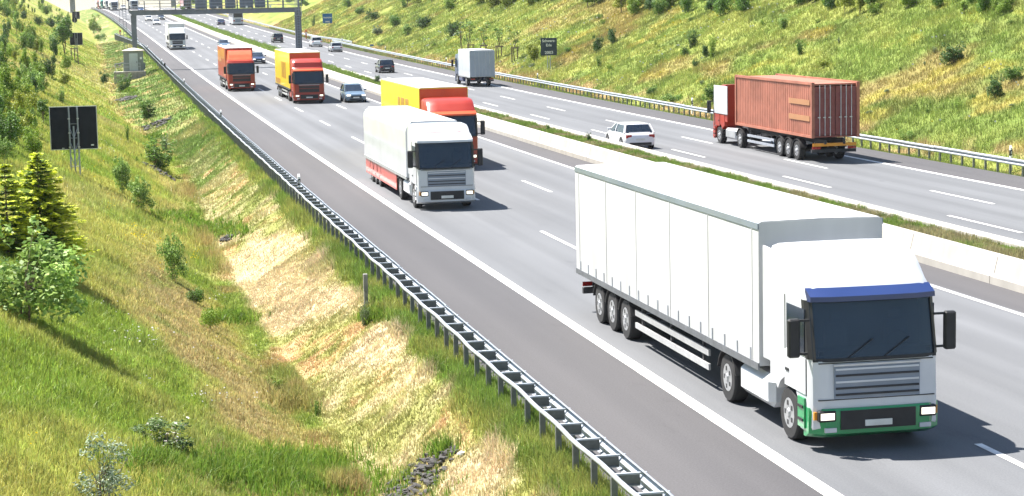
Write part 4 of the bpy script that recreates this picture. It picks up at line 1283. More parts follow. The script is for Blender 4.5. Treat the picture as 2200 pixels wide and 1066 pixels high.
# ------------------------------------------------------------------ grass
def in_frame(x, y, z, mx=1.12, my=1.12):
    q = np.stack([x, y, z-CAM_H], -1)
    d = q@_fw
    u = 4250*(q@_rt)/d/1100; v = 4250*(q@_up)/d/533
    return (np.abs(u) < mx) & (v > -my) & (v < my)

def sample(n, s0, s1, Y0, Y1, power=1.0):
    """points over a strip, denser near the viewer"""
    Y = Y0*(Y1/Y0)**rng.random(n) if power else rng.uniform(Y0, Y1, n)
    s = rng.uniform(s0, s1, n)
    xo, zo = off(Y)
    z = zrel(s, Y) + zo
    k = in_frame(s+xo, Y, z)
    return s[k], Y[k]

def blades(name, s, Y, hgt, col, n=6, seg=True, spread=.10, wmul=1.0, lean=.45, parts=1, matl='grass', zadd=None):
    N = len(s)
    s = np.repeat(s, n); Yb = np.repeat(Y, n); h = np.repeat(hgt, n)*rng.uniform(.55, 1.2, N*n); c = np.repeat(col, n, 0)*np.repeat(rng.uniform(.82, 1.2, (N, 1)), n, 0)
    za = 0 if zadd is None else np.repeat(zadd, n)
    s = s + rng.normal(0, 1, N*n)*spread; Yb = Yb + rng.normal(0, 1, N*n)*spread
    xo, zo = off(Yb)
    z = (zrel(s, Yb) if zadd is None else za) + zo - .01
    a = rng.uniform(0, 2*math.pi, N*n); ln = np.abs(rng.normal(0, lean, N*n))
    dx, dy = np.cos(a)*ln*h, np.sin(a)*ln*h
    w = (.006 + .00030*Yb)*wmul*rng.uniform(.7, 1.3, N*n)
    b = rng.uniform(-.6, .6, N*n)
    wx, wy = np.cos(b)*w*.5, np.sin(b)*w*.5
    base = np.stack([s+xo, Yb, z], -1)
    W = np.stack([wx, wy, wx*0], -1)
    tip = base + np.stack([dx, dy, h*(1-.3*ln)], -1)
    c = c*rng.uniform(.84, 1.16, (N*n, 1))*(1+rng.normal(0, .06, (N*n, 3)))
    c = np.clip(c, .004, .8)
    k = N*n
    if seg:
        mid = base + np.stack([dx*.35, dy*.35, h*.6], -1)
        co = np.stack([base-W, base+W, mid-W*.75, mid+W*.75, tip], 1).reshape(-1, 3)
        o = (np.arange(k)*5)[:, None]
        F = np.concatenate([o+[[0, 1, 3]], o+[[0, 3, 2]], o+[[2, 3, 4]]], 1).reshape(-1, 3)
        cc = np.repeat(c, 5, 0)
    else:
        co = np.stack([base-W, base+W, tip], 1).reshape(-1, 3)
        F = np.arange(k*3).reshape(-1, 3); cc = np.repeat(c, 3, 0)
    o = link(name, np_mesh(name, co, F, cols=cc, mat=M[matl]))
    return tag(o, kind='stuff')

def left_height(s, Y):
    sd = ditch(Y); rise = sd-.5-s
    n1 = fbm(s, Y*.6, 2.2, 131); n2 = fbm(s, Y*.5, .8, 147)
    h = .12 + .22*n1 + .16*sstep(.55, .8, n2)
    low = np.clip(1.25 - np.abs(rise-1.0)/1.7, 0, 1)*sstep(95, 60, Y)
    h = h*(1-.45*low)
    dz = np.clip(1.3-np.abs(s-sd)/.8, 0, 1)
    h = np.where(dz > .3, .12+.40*sstep(.48, .72, fbm(s*.6, Y, 3.0, 90)), h)
    mown = sstep(.1, .5, s-sd)
    h = h*(1-mown) + mown*(.045 + .08*n2 + .16*sstep(.66, .8, n1) + .14*sstep(70, 160, Y))
    st = sstep(6.72, 6.95, s+(n2-.5)*.7)
    h = h*(1-st) + st*(.20+.36*n1)
    return h
def grass_left(n, Y0, Y1, s0, s1, blades_n, seg, wm, spread):
    s, Y = sample(n, s0, s1, Y0, Y1)
    # long verge grass also grows between the posts of the rail
    h = left_height(s, Y); c = zone_colour(s, Y)
    c = c*np.where(rng.random(len(s)) < .12, 1.5, 1.0)[:, None]
    return blades('verge_grass', s, Y, h, c, blades_n, seg, spread, wm)
grass_left(70000, 22, 70, -4.0, 7.8, 6, True, .8, .05)
grass_left(52000, 60, 150, -12, 7.8, 5, False, 1.0, .10)
grass_left(22000, 140, 420, -34, 7.8, 5, False, 1.5, .25)
def grass_bottom():
    """tall fresh grass low in the ditch by the lower frame edge, and tall clumps along the ditch"""
    pts = []
    for px, py, n, wd in ((520, 1030, 900, 150), (330, 1010, 350, 60), (640, 1010, 420, 90), (455, 500, 420, 60), (380, 470, 260, 40), (340, 345, 260, 26), (500, 690, 240, 40), (690, 1040, 300, 80),
                          (800, 690, 160, 22), (840, 650, 120, 25), (1140, 905, 90, 18), (950, 985, 60, 22), (700, 1060, 300, 200), (330, 300, 120, 25), (275, 196, 120, 14)):
        for _ in range(n):
            pts.append(spot_fast(px+random.gauss(0, wd*.6), py+random.gauss(0, wd*.14)))
    s, Y = np.array(pts).T
    h = .18+.24*rng.random(len(s)); c = mixc(C(.10, .20, .025)*np.ones((len(s), 1)), C(.22, .30, .05), rng.random(len(s)))
    blades('tall_green_grass', s, Y, h, c, 6, True, .05, 1.0)
def spot_fast(px, py):
    d = ray_dir(px, py)
    Y = np.arange(22, 260, .5); xo, zo = off(Y)
    s = d[0]*Y-xo; z = CAM_H+d[2]*Y-zo
    i = np.where(z < zrel(s, Y))[0]; i = i[0] if len(i) else 0
    return float(s[i]), float(Y[i])
grass_bottom()

def grass_right(n, Y0, Y1, s1, bn, wm, spread):
    s, Y = sample(n, 40.4, s1, Y0, Y1)
    n1 = fbm(s, Y*.5, 3.0, 231); u = s-42.2
    h = .16 + .32*n1 + .25*sstep(.6, .8, fbm(s, Y*.5, 1.2, 233))
    h = np.where(u < 0, .10+.22*n1, h)
    c = zone_colour(s, Y)
    c = c*np.where(rng.random(len(s)) < .10, 1.45, 1.0)[:, None]
    return blades('embankment_grass', s, Y, h, c, bn, False, spread, wm)
grass_right(95000, 70, 210, 85, 5, .8, .14)
grass_right(60000, 200, 480, 95, 5, .9, .28)
# median strip
Yq = 24*(600/24)**rng.random(16000); sq = 24.86+rng.random(16000)*(1.12+.75*sstep(180, 280, Yq))
hq = (.05+.20*fbm(sq, Yq, 1.6, 301)+.14*sstep(.62, .8, fbm(sq, Yq, .7, 303)))*(1+1.6*sstep(170, 290, Yq))
blades('median_grass', sq, Yq, hq, zone_colour(sq, Yq)*1.05, 6, False, .05, 1.0, zadd=np.full(len(sq), .70))

def flowers(name, pts, size, col, hgt, n_each):
    """small blossoms on thin stems scattered round the given places"""
    co, F, cc = [], [], []
    for (px, py, wd, ht, n) in pts:
        for _ in range(n):
            s, Y = spot_fast(px+random.gauss(0, wd), py+random.gauss(0, ht))
            if s > 7.5: continue
            b = P(s, Y, float(zrel(s, Y)) + hgt*random.uniform(.6, 1.25))
            k = size*random.uniform(.7, 1.3)*(1+Y/140)
            o = len(co)
            a = random.uniform(0, 3.14); tz = random.uniform(-.3, .5)
            e1 = np.array([math.cos(a), math.sin(a)*.7, tz*.4]); e2 = np.array([-math.sin(a)*.5, math.cos(a)*.6, .7])
            e2 -= e1*(e1@e2)/(e1@e1)
            p = np.array(b)
            for j in range(6):
                t = j*math.pi/3; co.append(p+k*(e1*math.cos(t)+e2*math.sin(t)))
            F += [(o, o+1, o+2), (o, o+2, o+3), (o, o+3, o+4), (o, o+4, o+5)]
            cc += [np.array(col)*random.uniform(.85, 1.1)]*6
    return tag(link(name, np_mesh(name, np.array(co), np.array(F), cols=np.array(cc), mat=M['petal'])), kind='stuff')
flowers('white_meadow_flowers', [(300, 745, 22, 9, 26), (330, 755, 20, 10, 14), (245, 700, 20, 22, 10), (420, 765, 30, 10, 9), (495, 880, 42, 5, 26), (315, 850, 14, 4, 7), (430, 880, 14, 6, 9), (540, 790, 40, 20, 8),
          (190, 130, 16, 26, 36), (225, 100, 20, 24, 30), (235, 165, 20, 14, 26), (430, 440, 10, 4, 6), (470, 660, 14, 5, 8), (250, 215, 30, 18, 26), (240, 320, 14, 10, 18), (30, 60, 30, 18, 30), (60, 120, 24, 20, 26)], .016, (.72, .70, .66), .30, 1)
flowers('yellow_ragwort_flowers', [(290, 515, 14, 8, 34), (310, 530, 18, 9, 20), (350, 580, 22, 10, 12), (425, 562, 7, 6, 26), (235, 462, 6, 4, 8), (240, 440, 5, 3, 8), (200, 370, 12, 12, 12), (70, 990, 12, 10, 4), (620, 330, 6, 6, 3), (1245, 880, 4, 4, 2)], .017, (.70, .52, .01), .34, 1)
def far_flowers():
    n = 900
    Y = rng.uniform(90, 300, n); s = rng.uniform(43, 75, n)
    k = in_frame(s+off(Y)[0], Y, zrel(s, Y)+off(Y)[1]) & (fbm(s, Y*.5, 4, 401) > .53)
    s, Y = s[k], Y[k]
    co, F, cc = [], [], []
    for a, b in zip(s, Y):
        p = np.array(P(a, b, float(zrel(a, b))+.4)); q = .035+.0004*b; o = len(co)
        co += [p+(-q, 0, 0), p+(0, -.3*q, -q*.7), p+(q, 0, 0), p+(0, .3*q, q*.7)]; F += [(o, o+1, o+2), (o, o+2, o+3)]
        cc += [(.68, .66, .60)]*4 if (vnoise(a, b, 9, 77) > .45) else [(.60, .47, .02)]*4
    tag(link('embankment_flowers', np_mesh('embankment_flowers', np.array(co), np.array(F), cols=np.array(cc), mat=M['petal'])), kind='stuff')
far_flowers()

# ------------------------------------------------------------------ shrubs and trees
def leaf_cloud(seed, lobes, n, size, base, tip, up=.35, flat=.0, hollow=.55, aspect=.55, shell=.8):
    """n leaves round the lobes (cx, cy, cz, rx, ry, rz); colours vary leaf by leaf between base and tip"""
    r = np.random.default_rng(seed)
    L_ = np.array(lobes, float)
    wts = (L_[:, 3]*L_[:, 4]*L_[:, 5])**(2/3); wts /= wts.sum()
    k = r.choice(len(L_), n, p=wts)
    d = r.normal(0, 1, (n, 3)); d /= np.linalg.norm(d, axis=1)[:, None]
    q = hollow + (1-hollow)*r.random(n)**.6
    q *= 1 + r.normal(0, .10, n)
    p = L_[k, :3] + d*L_[k, 3:]*q[:, None]
    nrm = d*.7 + r.normal(0, .55, (n, 3)) + np.array([0, 0, up])
    nrm /= np.linalg.norm(nrm, axis=1)[:, None]
    t = np.cross(nrm, r.normal(0, 1, (n, 3))); t /= np.linalg.norm(t, axis=1)[:, None] + 1e-9
    b = np.cross(nrm, t)
    s = size*r.uniform(.6, 1.35, n)[:, None]
    co = np.stack([p - t*s, p + b*s*aspect - nrm*s*.10, p + t*s, p - b*s*aspect - nrm*s*.10], 1).reshape(-1, 3)
    f = r.random(n)[:, None]
    lobe_t = r.random(len(L_))[k][:, None]
    c = np.array(base)*(1-f) + np.array(tip)*f
    c = c*(.8+.4*lobe_t)*r.uniform(.8, 1.2, (n, 1))
    F = np.arange(n*4).reshape(-1, 4)
    return co, F, np.repeat(c, 4, 0)

def branch_mesh(seed, h, r0, tips, stems=1):
    rr = random.Random(seed); b = MB()
    for k in range(stems):
        x, y = (0, 0) if stems == 1 else (rr.uniform(-.08, .08), rr.uniform(-.08, .08))
        pts = [Vector((x, y, -.12)), Vector((x+rr.uniform(-.03, .03), y+rr.uniform(-.03, .03), h*.35)), Vector((x*2+rr.uniform(-.06, .06), y*2+rr.uniform(-.06, .06), h*.7)), Vector((x*3+rr.uniform(-.1, .1), y*3, h))]
        for i in range(3):
            b.cyl(pts[i], pts[i+1], r0*(1-.28*i), M['bark'], 6, r0*(1-.28*(i+1)))
    for t in tips:
        z = h*rr.uniform(.3, .75)
        b.cyl((0, 0, z), t, r0*.4, M['bark'], 5, r0*.12)
    return b.mesh('trunk')

PAL = {'dark': ((.036, .095, .022), (.085, .170, .036)), 'mid': ((.060, .150, .022), (.16, .27, .045)), 'bright': ((.105, .215, .022), (.28, .37, .052)),
       'pale': ((.115, .225, .045), (.34, .47, .12)), 'yellow': ((.15, .22, .022), (.36, .38, .050)), 'grey': ((.10, .155, .075), (.27, .32, .18))}
protos = {}
def proto(kind, v):
    """unit-height shrub or tree: (crown mesh, trunk mesh)"""
    if (kind, v) in protos: return protos[kind, v]
    shape, pal = kind
    rr = random.Random(hash_str(shape+pal)+v*13)
    base, tip = PAL[pal]
    lob = []
    if shape == 'bush':
        for i in range(11):
            a, q = rr.uniform(0, 6.28), rr.uniform(.05, .34)
            z = rr.uniform(.22, .72); r0 = rr.uniform(.13, .24)*(1.1-.45*z)
            lob.append((math.cos(a)*q, math.sin(a)*q, z, r0, r0, r0*rr.uniform(.8, 1.2)))
        lob += [(0, 0, .4, .25, .25, .3)]
        for i in range(7):
            a = rr.uniform(0, 6.28); q = rr.uniform(.1, .36); lob.append((math.cos(a)*q, math.sin(a)*q, rr.uniform(.7, .98), .05, .05, .11))
        n, sz, th, st = 2600, .029, .6, 3
    elif shape == 'shoots':
        for i in range(16):
            a = rr.uniform(0, 6.28); q = rr.uniform(.02, .38); hh = rr.uniform(.5, 1.0)
            for z in np.linspace(.12, hh, 4): lob.append((math.cos(a)*q*(.4+.6*z), math.sin(a)*q*(.4+.6*z), z*.95, .075, .075, .12))
        n, sz, th, st = 2000, .027, .7, 4
    elif shape == 'tree':
        for i in range(15):
            a, q = rr.uniform(0, 6.28), rr.uniform(.02, .24)
            z = rr.uniform(.34, .92); r0 = rr.uniform(.08, .15)*(1.15-.5*z)
            lob.append((math.cos(a)*q*(1.2-.7*z), math.sin(a)*q*(1.2-.7*z), z, r0, r0, r0*1.25))
        n, sz, th, st = 2200, .022, .85, 1
    elif shape == 'sapling':
        for i in range(9):
            a = rr.uniform(0, 6.28); z = rr.uniform(.45, .98); q = rr.uniform(.0, .09)
            lob.append((math.cos(a)*q, math.sin(a)*q, z, .035, .035, .05))
        n, sz, th, st = 130, .018, .95, 1
    else:                                   # low spreading
        for i in range(12):
            a, q = rr.uniform(0, 6.28), rr.uniform(.1, .75)
            lob.append((math.cos(a)*q, math.sin(a)*q, rr.uniform(.25, .7), rr.uniform(.18, .34), rr.uniform(.18, .34), rr.uniform(.2, .35)))
        n, sz, th, st = 1900, .042, .5, 4
    co, F, c = leaf_cloud(rr.randint(0, 9999), lob, n, sz, base, tip)
    crown = np_mesh('crown', co, F, cols=c, mat=M['leaf'])
    tips = [Vector(l[:3]) for l in rr.sample(lob, min(8, len(lob)))]
    trunk = branch_mesh(rr.randint(0, 9999), .62 if shape != 'sapling' else .95, .016 if shape in ('tree',) else .007 if shape == 'sapling' else .012, tips, 1 if shape in ('tree', 'sapling') else st)
    protos[kind, v] = (crown, trunk)
    return protos[kind, v]
def hash_str(s): return sum(ord(c)*(i+3) for i, c in enumerate(s)) % 9973

def plant(name, cat, shape, pal, s, Y, h, w, label, group=None, v=None, sink=.03):
    v = random.randrange(3) if v is None else v
    crown, trunk = proto((shape, pal), v)
    r = empty(name, G(s, Y, -sink*h), random.uniform(0, 6.28), label, cat, group)
    o = link('crown', crown, r); t = link('trunk' if shape in ('tree', 'sapling') else 'stems', trunk, r)
    r.scale = (w, w, h)
    return r
PALW = {'dark': 'dark green', 'mid': 'fresh green', 'bright': 'bright yellow-green', 'pale': 'pale green', 'yellow': 'yellowish green', 'grey': 'grey-green'}
SHW = {'bush': 'round shrub', 'tree': 'young tree', 'shoots': 'upright shrub', 'low': 'spreading shrub', 'sapling': 'sapling'}
def where_left(px, py):
    if py < 24: return 'in the top left corner' if px < 70 else 'near the far bridge pier'
    if py < 75: return 'high at the left edge' if px < 60 else 'left of the two far square sign backs'
    if py < 135: return 'at the left edge level with the staked tree' if px < 60 else 'left of the staked tree'
    if py < 220: return 'at the left edge level with the hut' if px < 60 else 'below the wooden stakes'
    return 'at the left edge beside the large sign' if px < 60 else 'close to the large sign back'
def where_right(px, py):
    k = int((px-640)//260)
    return ('above the blue sign', 'above the black car', 'above the grey box truck', 'above the Schwarz-Erle sign', 'above the white car', 'above the container truck', 'at the right edge')[min(max(k, 0), 6)]
def plant_px(name, cat, shape, pal, px, py, hp, wp, label, group=None, v=None):
    """hp, wp: height and width in pixels of the photograph"""
    s, Y = spot(px, py)
    k = Y/4250.0
    base_w = {'bush': .95, 'shoots': .85, 'tree': .62, 'sapling': .3, 'low': 1.9}[shape]
    return plant(name, cat, shape, pal, s, Y, hp*k, wp*k/base_w, label, group, v)

# left slope, each with its own look and place
LEFT = [('young_tree', 'tree', 'tree', 'mid', 141, 122, 92, 74, 'young leafy tree on a bare stem beside the half hidden sign back'),
        ('shrub', 'shrub', 'bush', 'bright', 143, 152, 40, 34, 'round bright-edged shrub just below the wooden stakes'),
        ('shrub', 'shrub', 'bush', 'yellow', 140, 184, 34, 34, 'yellow-green shrub second below the wooden stakes'),
        ('shrub', 'shrub', 'bush', 'dark', 104, 164, 46, 40, 'dark green shrub left of the shrubs below the stakes'),
        ('young_tree', 'tree', 'tree', 'bright', 86, 200, 66, 52, 'slim young tree left above the large sign back'),
        ('young_tree', 'tree', 'tree', 'bright', 18, 232, 98, 62, 'tall bright young tree at the left frame edge level with the sign top'),
        ('shrub', 'shrub', 'bush', 'bright', 62, 226, 58, 58, 'bushy bright shrub between the edge tree and the large sign back'),
        ('shrub', 'shrub', 'shoots', 'pale', 132, 224, 38, 30, 'pale small shrub directly above the large sign back'),
        ('young_tree', 'tree', 'tree', 'mid', 92, 268, 58, 46, 'young tree touching the left edge of the large sign back'),
        ('shrub', 'shrub', 'bush', 'bright', 72, 338, 74, 62, 'leafy shrub at the lower left corner of the large sign back'),
        ('shrub', 'shrub', 'bush', 'bright', 22, 305, 76, 70, 'bright leafy shrub at the frame edge left of the large sign'),
        ('shrub', 'shrub', 'bush', 'bright', 40, 262, 50, 54, 'middle green shrub left of the upper half of the large sign'),
        ('shrub', 'shrub', 'bush', 'pale', 8, 350, 56, 50, 'pale shrub at the frame edge above the small conifer'),
        ('shrub', 'shrub', 'bush', 'pale', 58, 702, 215, 260, 'large pale green shrub at the frame edge below the conifers'),
        ('shrub', 'shrub', 'bush', 'bright', 122, 655, 110, 110, 'pale shrub leaning right in front of the tall conifer foot'),
        ('shrub', 'shrub', 'bush', 'pale', 262, 420, 84, 62, 'upper of the two joined pale willows on the left slope'),
        ('shrub', 'shrub', 'bush', 'pale', 302, 456, 78, 66, 'lower of the two joined pale willows on the left slope'),
        ('shrub', 'shrub', 'bush', 'pale', 374, 608, 108, 72, 'dense grey-green willow with yellow flowers at its foot'),
        ('weed', 'plant', 'low', 'mid', 420, 655, 44, 66, 'low weedy clump below the grey-green willow'),
        ('weed', 'plant', 'low', 'bright', 452, 712, 54, 66, 'broad weedy clump near the lower edge of the dry bank'),
        ('shrub', 'shrub', 'bush', 'bright', 592, 862, 56, 60, 'small lone shrub at the foot of the dry bank'),
        ('weed', 'plant', 'shoots', 'mid', 682, 895, 34, 26, 'small green tuft on bare soil right of the lone shrub'),
        ('weed', 'plant', 'shoots', 'grey', 785, 700, 52, 30, 'grey-green weeds at the foot of the concrete marker post'),
        ('shrub', 'shrub', 'bush', 'dark', 224, 182, 30, 28, 'small dark shrub on the slope left of the hut platform'),
        ('shrub', 'shrub', 'bush', 'bright', 203, 72, 40, 34, 'shrub in the ditch above the hut, dark at its foot'),
        ('shrub', 'shrub', 'low', 'mid', 216, 86, 18, 34, 'low spreading shrub above the hut'),
        ('shrub', 'shrub', 'shoots', 'grey', 355, 322, 34, 28, 'small pale shrub on the bank above the reeds'),
        ('weed', 'plant', 'shoots', 'mid', 274, 302, 34, 14, 'thin upright plant in the ditch by the large sign'),
        ('weed', 'plant', 'shoots', 'mid', 336, 360, 62, 104, 'clump of green reeds over the ditch stones'),
        ('weed', 'plant', 'shoots', 'mid', 318, 254, 44, 80, 'low reeds beside the stones below the hut'),
        ('weed', 'plant', 'shoots', 'mid', 262, 196, 38, 52, 'low green growth on the ditch side left of the hut platform'),
        ('weed', 'plant', 'shoots', 'mid', 1135, 918, 40, 32, 'bluish weeds between the posts of the near guard rail')]
for a in LEFT: plant_px(*a)
gl = 'young shrubs covering the left slope'
for i in range(185):
    px, py = random.uniform(-60, 150)*1.0, random.uniform(2, 340)
    if i >= 130: px, py = random.uniform(-20, 172), random.uniform(-14, 40)
    if px > 150 - (py-40)*.30 and py > 40: continue
    if 100 < px < 215 and 190 < py < 380: continue
    s, Y = spot(px, py)
    if Y > 640: continue
    hh = random.uniform(.8, 1.95)*(1.25 if Y > 200 else 1)
    sh = random.choice(['bush', 'tree', 'bush', 'shoots']); pal = random.choice(['mid', 'bright', 'bright', 'pale', 'yellow', 'bright', 'dark'])
    plant('shrub', 'shrub', sh, pal, s, Y, hh*(1.35 if sh == 'tree' else 1), hh*random.uniform(.8, 1.15), f'{"tall" if hh > 1.5 else "small" if hh < 1.1 else "medium"} {PALW[pal]} {SHW[sh]} {where_left(px, py)}', gl)

# conifers with pale new growth
def conifer(px, py, hp, wp, label, seed, full=1.0):
    s, Y = spot(px, py); k = Y/4250.0
    h, w = hp*k, wp*k/2
    r = np.random.default_rng(seed); root = empty('spruce', G(s, Y, -.03), label=label, cat='tree')
    b = MB(); b.cyl((0, 0, -.2), (0, 0, h), .035*h/2.2, M['bark'], 8, .008); tr = b.build('trunk', root)
    co, cc, F = [], [], []; bb = MB()
    nz = int(24*full)+5
    for lev in range(nz):
        t = (lev+.3)/nz; z = h*(.04+.95*t); rad = w*(1-t)**.72*r.uniform(.72, 1.15)+.06
        for q in range(int(8+13*(1-t)*full)):
            a = r.uniform(0, 6.28); rl = rad*r.uniform(.65, 1.1); droop = r.uniform(-.06, .18)
            e = np.array([math.cos(a), math.sin(a), droop]); side = np.array([-math.sin(a), math.cos(a), 0])
            p0 = np.array([0, 0, z]); p1 = p0+e*rl
            bb.cyl(p0, p1, .010, M['bark'], 4, .003)
            for j in range(int(34*rl/.5)+10):
                u = r.uniform(.15, 1.0); p = p0+e*rl*u+side*r.normal(0, .10*rl*(1.25-u))+np.array([0, 0, r.normal(0, .018)])
                new = u > .66 or r.random() < .30
                c = np.array((.60, .66, .065) if new else (.12, .21, .045))*r.uniform(.75, 1.25)
                dr = e*.8+side*r.normal(0, .7); dr = dr/np.linalg.norm(dr)*.085*r.uniform(.7, 1.3)
                up = side*.034*r.choice([-1, 1])+np.array([0, 0, r.normal(0, .014)])
                o = len(co); co += [p-dr*.4, p+up, p+dr, p-up*.8]; F.append((o, o+1, o+2, o+3)); cc += [c]*4
    link('needles', np_mesh('needles', np.array(co), np.array(F), cols=np.array(cc), mat=M['leaf']), root)
    b_o = bb.build('branches', root); b_o['kind'] = 'stuff'
    return root
conifer(92, 590, 262, 225, 'taller spruce with yellow-green new shoots on the left slope', 3, 1.15)
conifer(20, 565, 215, 150, 'smaller sparse spruce at the left frame edge', 5, .55)

def special(name, label, px, py, hp, wp, lobes, n, size, base, tip, extra=None, cat='shrub'):
    s, Y = spot(px, py); k = Y/4250.0
    root = empty(name, G(s, Y, -.02), label=label, cat=cat)
    co, F, c = leaf_cloud(int(px), lobes, n, size, base, tip, up=.5)
    link('crown', np_mesh('crown', co, F, cols=c, mat=M['leaf']), root)
    link('stems', branch_mesh(int(py), .7, .012, [Vector(l[:3]) for l in lobes[::2]], 4), root)
    if extra:
        co, F, c = extra; link('blossoms', np_mesh('blossoms', co, F, cols=c, mat=M['petal']), root)
    root.scale = (wp*k, wp*k, hp*k)
    return root
rr = random.Random(4)
lob = []
for i in range(26):
    a = rr.uniform(0, 6.28); q = rr.uniform(.08, .46); z = rr.uniform(.1, .98)
    lob.append((math.cos(a)*q*(1.1-.62*z), math.sin(a)*q*(1.1-.62*z), z, .115, .115, .13))
lob += [(.03, 0, 1.0, .04, .04, .08), (-.03, 0, .9, .06, .06, .08)]
special('whitebeam', 'young whitebeam with silvery white leaves at the bottom edge of the slope', 224, 1100, 165, 185, lob, 1500, .022, (.05, .12, .035), (.40, .46, .36))
lob = []
for i in range(16):
    a = rr.uniform(0, 6.28); q = rr.uniform(.05, .5); z = rr.uniform(.15, .75)
    lob.append((math.cos(a)*q, math.sin(a)*q, z, .14, .14, .16))
special('wild_rose', 'wild rose bush dotted with white blossoms on the lower left slope', 362, 972, 88, 150, lob, 1700, .030, (.05, .11, .03), (.16, .22, .08),
        leaf_cloud(99, [(a, b, c+.12, d, e, f) for a, b, c, d, e, f in lob], 60, .024, (.72, .66, .62), (.80, .76, .74), up=.9, aspect=.9, hollow=.9))

# right embankment
RIGHT = [('shrub', 'bush', 'dark', 1284, 110, 36, 30, 'lower half of the dark double shrub right of the Schwarz-Erle sign'),
         ('shrub', 'bush', 'dark', 1314, 92, 34, 30, 'upper half of the dark double shrub right of the Schwarz-Erle sign'),
         ('shrub', 'shoots', 'dark', 1488, 100, 34, 36, 'dark spiky shrub in the middle of the right embankment'),
         ('shrub', 'bush', 'mid', 1472, 118, 20, 24, 'low shrub just below the dark spiky shrub'),
         ('shrub', 'shoots', 'bright', 1530, 122, 46, 22, 'upright bright shrub right of the dark spiky shrub'),
         ('shrub', 'bush', 'dark', 1516, 120, 26, 22, 'dark shrub at the foot of the upright bright shrub'),
         ('shrub', 'bush', 'dark', 1494, 142, 16, 18, 'tiny dark shrub below the upright bright shrub'),
         ('shrub', 'shoots', 'mid', 1288, 144, 24, 14, 'small upright shrub below the dark double shrub'),
         ('shrub', 'bush', 'yellow', 1148, 130, 44, 38, 'yellow-green bush left of the Schwarz-Erle sign'),
         ('shrub', 'bush', 'dark', 2048, 134, 42, 66, 'wide dark shrub above the container truck rear'),
         ('shrub', 'bush', 'dark', 2140, 208, 46, 46, 'round dark shrub near the right frame edge'),
         ('shrub', 'bush', 'mid', 2178, 172, 36, 52, 'bright-topped shrub at the right frame edge'),
         ('shrub', 'bush', 'yellow', 1772, 144, 20, 36, 'yellowish low shrub above the container roof'),
         ('shrub', 'shoots', 'mid', 1722, 116, 32, 30, 'loose green shrub above the left end of the container'),
         ('shrub', 'shoots', 'pale', 1684, 60, 28, 40, 'pale grey-green shrub high on the right embankment'),
         ('shrub', 'bush', 'dark', 972, 74, 30, 34, 'dark shrub above the grey box truck'),
         ('shrub', 'bush', 'dark', 908, 60, 28, 40, 'dark shrub left of the one above the grey box truck'),
         ('shrub', 'bush', 'mid', 850, 54, 26, 34, 'green shrub above the black car'),
         ('shrub', 'bush', 'dark', 800, 42, 22, 30, 'dark shrub right above the blue sign'),
         ('shrub', 'bush', 'mid', 772, 30, 18, 28, 'green shrub left of the dark one beyond the blue sign'),
         ('shrub', 'bush', 'pale', 876, 74, 22, 32, 'grey-green bramble below the shrubs over the black car'),
         ('shrub', 'bush', 'grey', 812, 74, 20, 30, 'grey bramble right of the blue sign foot'),
         ('shrub', 'shoots', 'dark', 674, 55, 22, 12, 'narrow dark shrub left of the blue sign'),
         ('shrub', 'low', 'mid', 1442, 220, 24, 50, 'leafy growth behind the guard rail left of the container cab'),
         ('shrub', 'bush', 'mid', 1530, 214, 34, 46, 'leafy shrub just left of the container truck cab'),
         ('shrub', 'bush', 'mid', 1400, 204, 22, 30, 'small shrub behind the guard rail below the spiky shrub'),
         ('shrub', 'low', 'pale', 1950, 300, 22, 40, 'white flowering growth behind the guard rail by the container rear')]
for sh in RIGHT: plant_px('shrub', 'shrub', sh[1], sh[2], sh[3], sh[4]+2, sh[5]*1.15, sh[6]*1.15, sh[7])
gr = 'bushes along the top of the right embankment'
for i in range(150):
    px = random.uniform(640, 2260); py = random.uniform(-34, 24) + (10 if px > 1300 else 0)
    s, Y = spot(px, py)
    hp = random.uniform(30, 62)*(.6 if px < 1000 else 1.0)
    sh = random.choice(['bush', 'bush', 'tree']); pal = random.choice(['mid', 'dark', 'mid', 'bright', 'yellow'])
    plant_px('shrub', 'shrub', sh, pal, px, py, hp, hp*random.uniform(.8, 1.2), f'{PALW[pal]} {SHW[sh]} in the thicket atop the embankment {where_right(px, py)}', gr)
for i in range(34):
    px = random.uniform(380, 660); py = random.uniform(-12, 22)
    plant_px('shrub', 'shrub', 'bush', random.choice(['mid', 'bright', 'dark']), px, py, random.uniform(9, 18), random.uniform(10, 20), 'far green bush behind the gantry panels', 'far bushes behind the gantry')
gs = 'small weeds scattered on the right embankment'
for i in range(45):
    px = random.uniform(760, 2230); py = random.uniform(40, 300)
    s, Y = spot(px, py)
    if s < 43.2: continue
    sh = random.choice(['bush', 'shoots', 'low']); pal = random.choice(['mid', 'bright', 'grey', 'dark'])
    plant_px('weed', 'plant', sh, pal, px, py, random.uniform(8, 18), random.uniform(10, 24), f'small {PALW[pal]} {dict(bush="round", shoots="upright", low="spreading")[sh]} weed on the embankment {"high" if py < 110 else "low"} {where_right(px, py)}', gs)
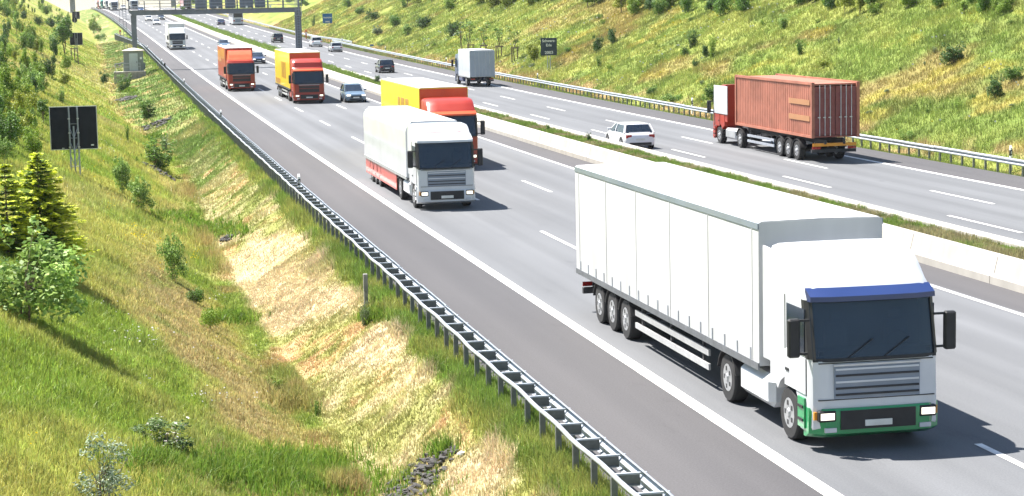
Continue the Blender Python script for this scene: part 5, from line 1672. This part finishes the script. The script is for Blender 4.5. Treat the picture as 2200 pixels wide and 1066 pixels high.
# low shrubs on the median beyond the trucks
gm = 'low shrubs on the median'
for px in (452, 470, 486, 505, 527, 548, 566, 585, 604, 622, 350+80, 418):
    s, Y = 25.5, ysolve(25.5, px, .8)
    r = plant('shrub', 'shrub', 'low', random.choice(['mid', 'bright']), s, Y, .55, .62, 'low dark-bottomed shrub on the median beyond the trucks', gm)
    r.location = P(s, Y, .66)
for px, pal, h, lab in ((810, 'dark', .8, 'dark leafy bush on the median left of the yellow trailer'), (1265, 'dark', .5, 'dark green weed on the median by the white car'), (1178, 'mid', .4, 'green weed on the median left of the white car'),
                   (1090, 'bright', .4, 'bright weeds on the median beside the overtaking trailer'), (700, 'mid', .45, 'green weeds on the median above the grey-blue car')):
    Y = ysolve(25.6, px, .9); r = plant('weed', 'plant', 'bush', pal, 25.6, Y, h, h*.9, lab); r.location = P(25.6, Y, .68)
# staked saplings in a row
for px, py in ((990, 128), (1010, 122), (1040, 124), (1073, 127), (1107, 131)):
    plant_px('sapling', 'tree', 'sapling', 'mid' if px > 1000 else 'dark', px, py, 92 if px < 1000 else 78, 60, {990: 'taller dark sapling above the grey box truck', 1010: 'staked sapling first from the left in the row', 1040: 'staked sapling second from the left in the row', 1073: 'staked sapling third from the left in the row', 1107: 'staked sapling nearest to the Schwarz-Erle sign'}[px])
def stakes(px, py, hm, wm, n, label):
    s, Y = spot(px, py)
    r = empty('tree_stake_frame', G(s, Y), label=label, cat='tree stakes')
    for i in range(n):
        x, y = (-wm/2+wm*i/(n-1), 0 if i % 2 == 0 else .5)
        b = MB(); b.cyl((x, y, -.3), (x, y, hm), .07, M['bark'], 7); b.build('stake', r)
    for z in (hm-.12, hm-.02)[:1]:
        b = MB(); b.box(-wm/2-.10, wm/2+.10, -.11, -.075, z-.07, z+.08, M['wood']); b.build('cross_slat', r)
    return r
for (px, py), lab in zip(((1012, 122), (1040, 124), (1073, 127), (1107, 131)), ('first from the left', 'second from the left', 'third from the left', 'nearest to the Schwarz-Erle sign')):
    stakes(px, py, 1.55, .75, 2, 'wooden stake frame round a sapling, ' + lab)
stakes(161, 134, 1.9, .85, 3, 'weathered wooden stakes with a slat beside the half hidden sign back')

# ------------------------------------------------------------------ summer haze
hz_m = bpy.data.materials.new('haze'); hz_m.use_nodes = True
nt = hz_m.node_tree; nt.nodes.clear()
out = nt.nodes.new('ShaderNodeOutputMaterial'); pv = nt.nodes.new('ShaderNodeVolumePrincipled')
pv.inputs['Color'].default_value = (.93, .95, .98, 1); pv.inputs['Density'].default_value = .00008; pv.inputs['Anisotropy'].default_value = .2
nt.links.new(pv.outputs[0], out.inputs['Volume'])
b = MB(); b.box(-6100, 6100, -500, 9100, -32, 62, hz_m); hz = b.build('haze'); hz['kind'] = 'stuff'
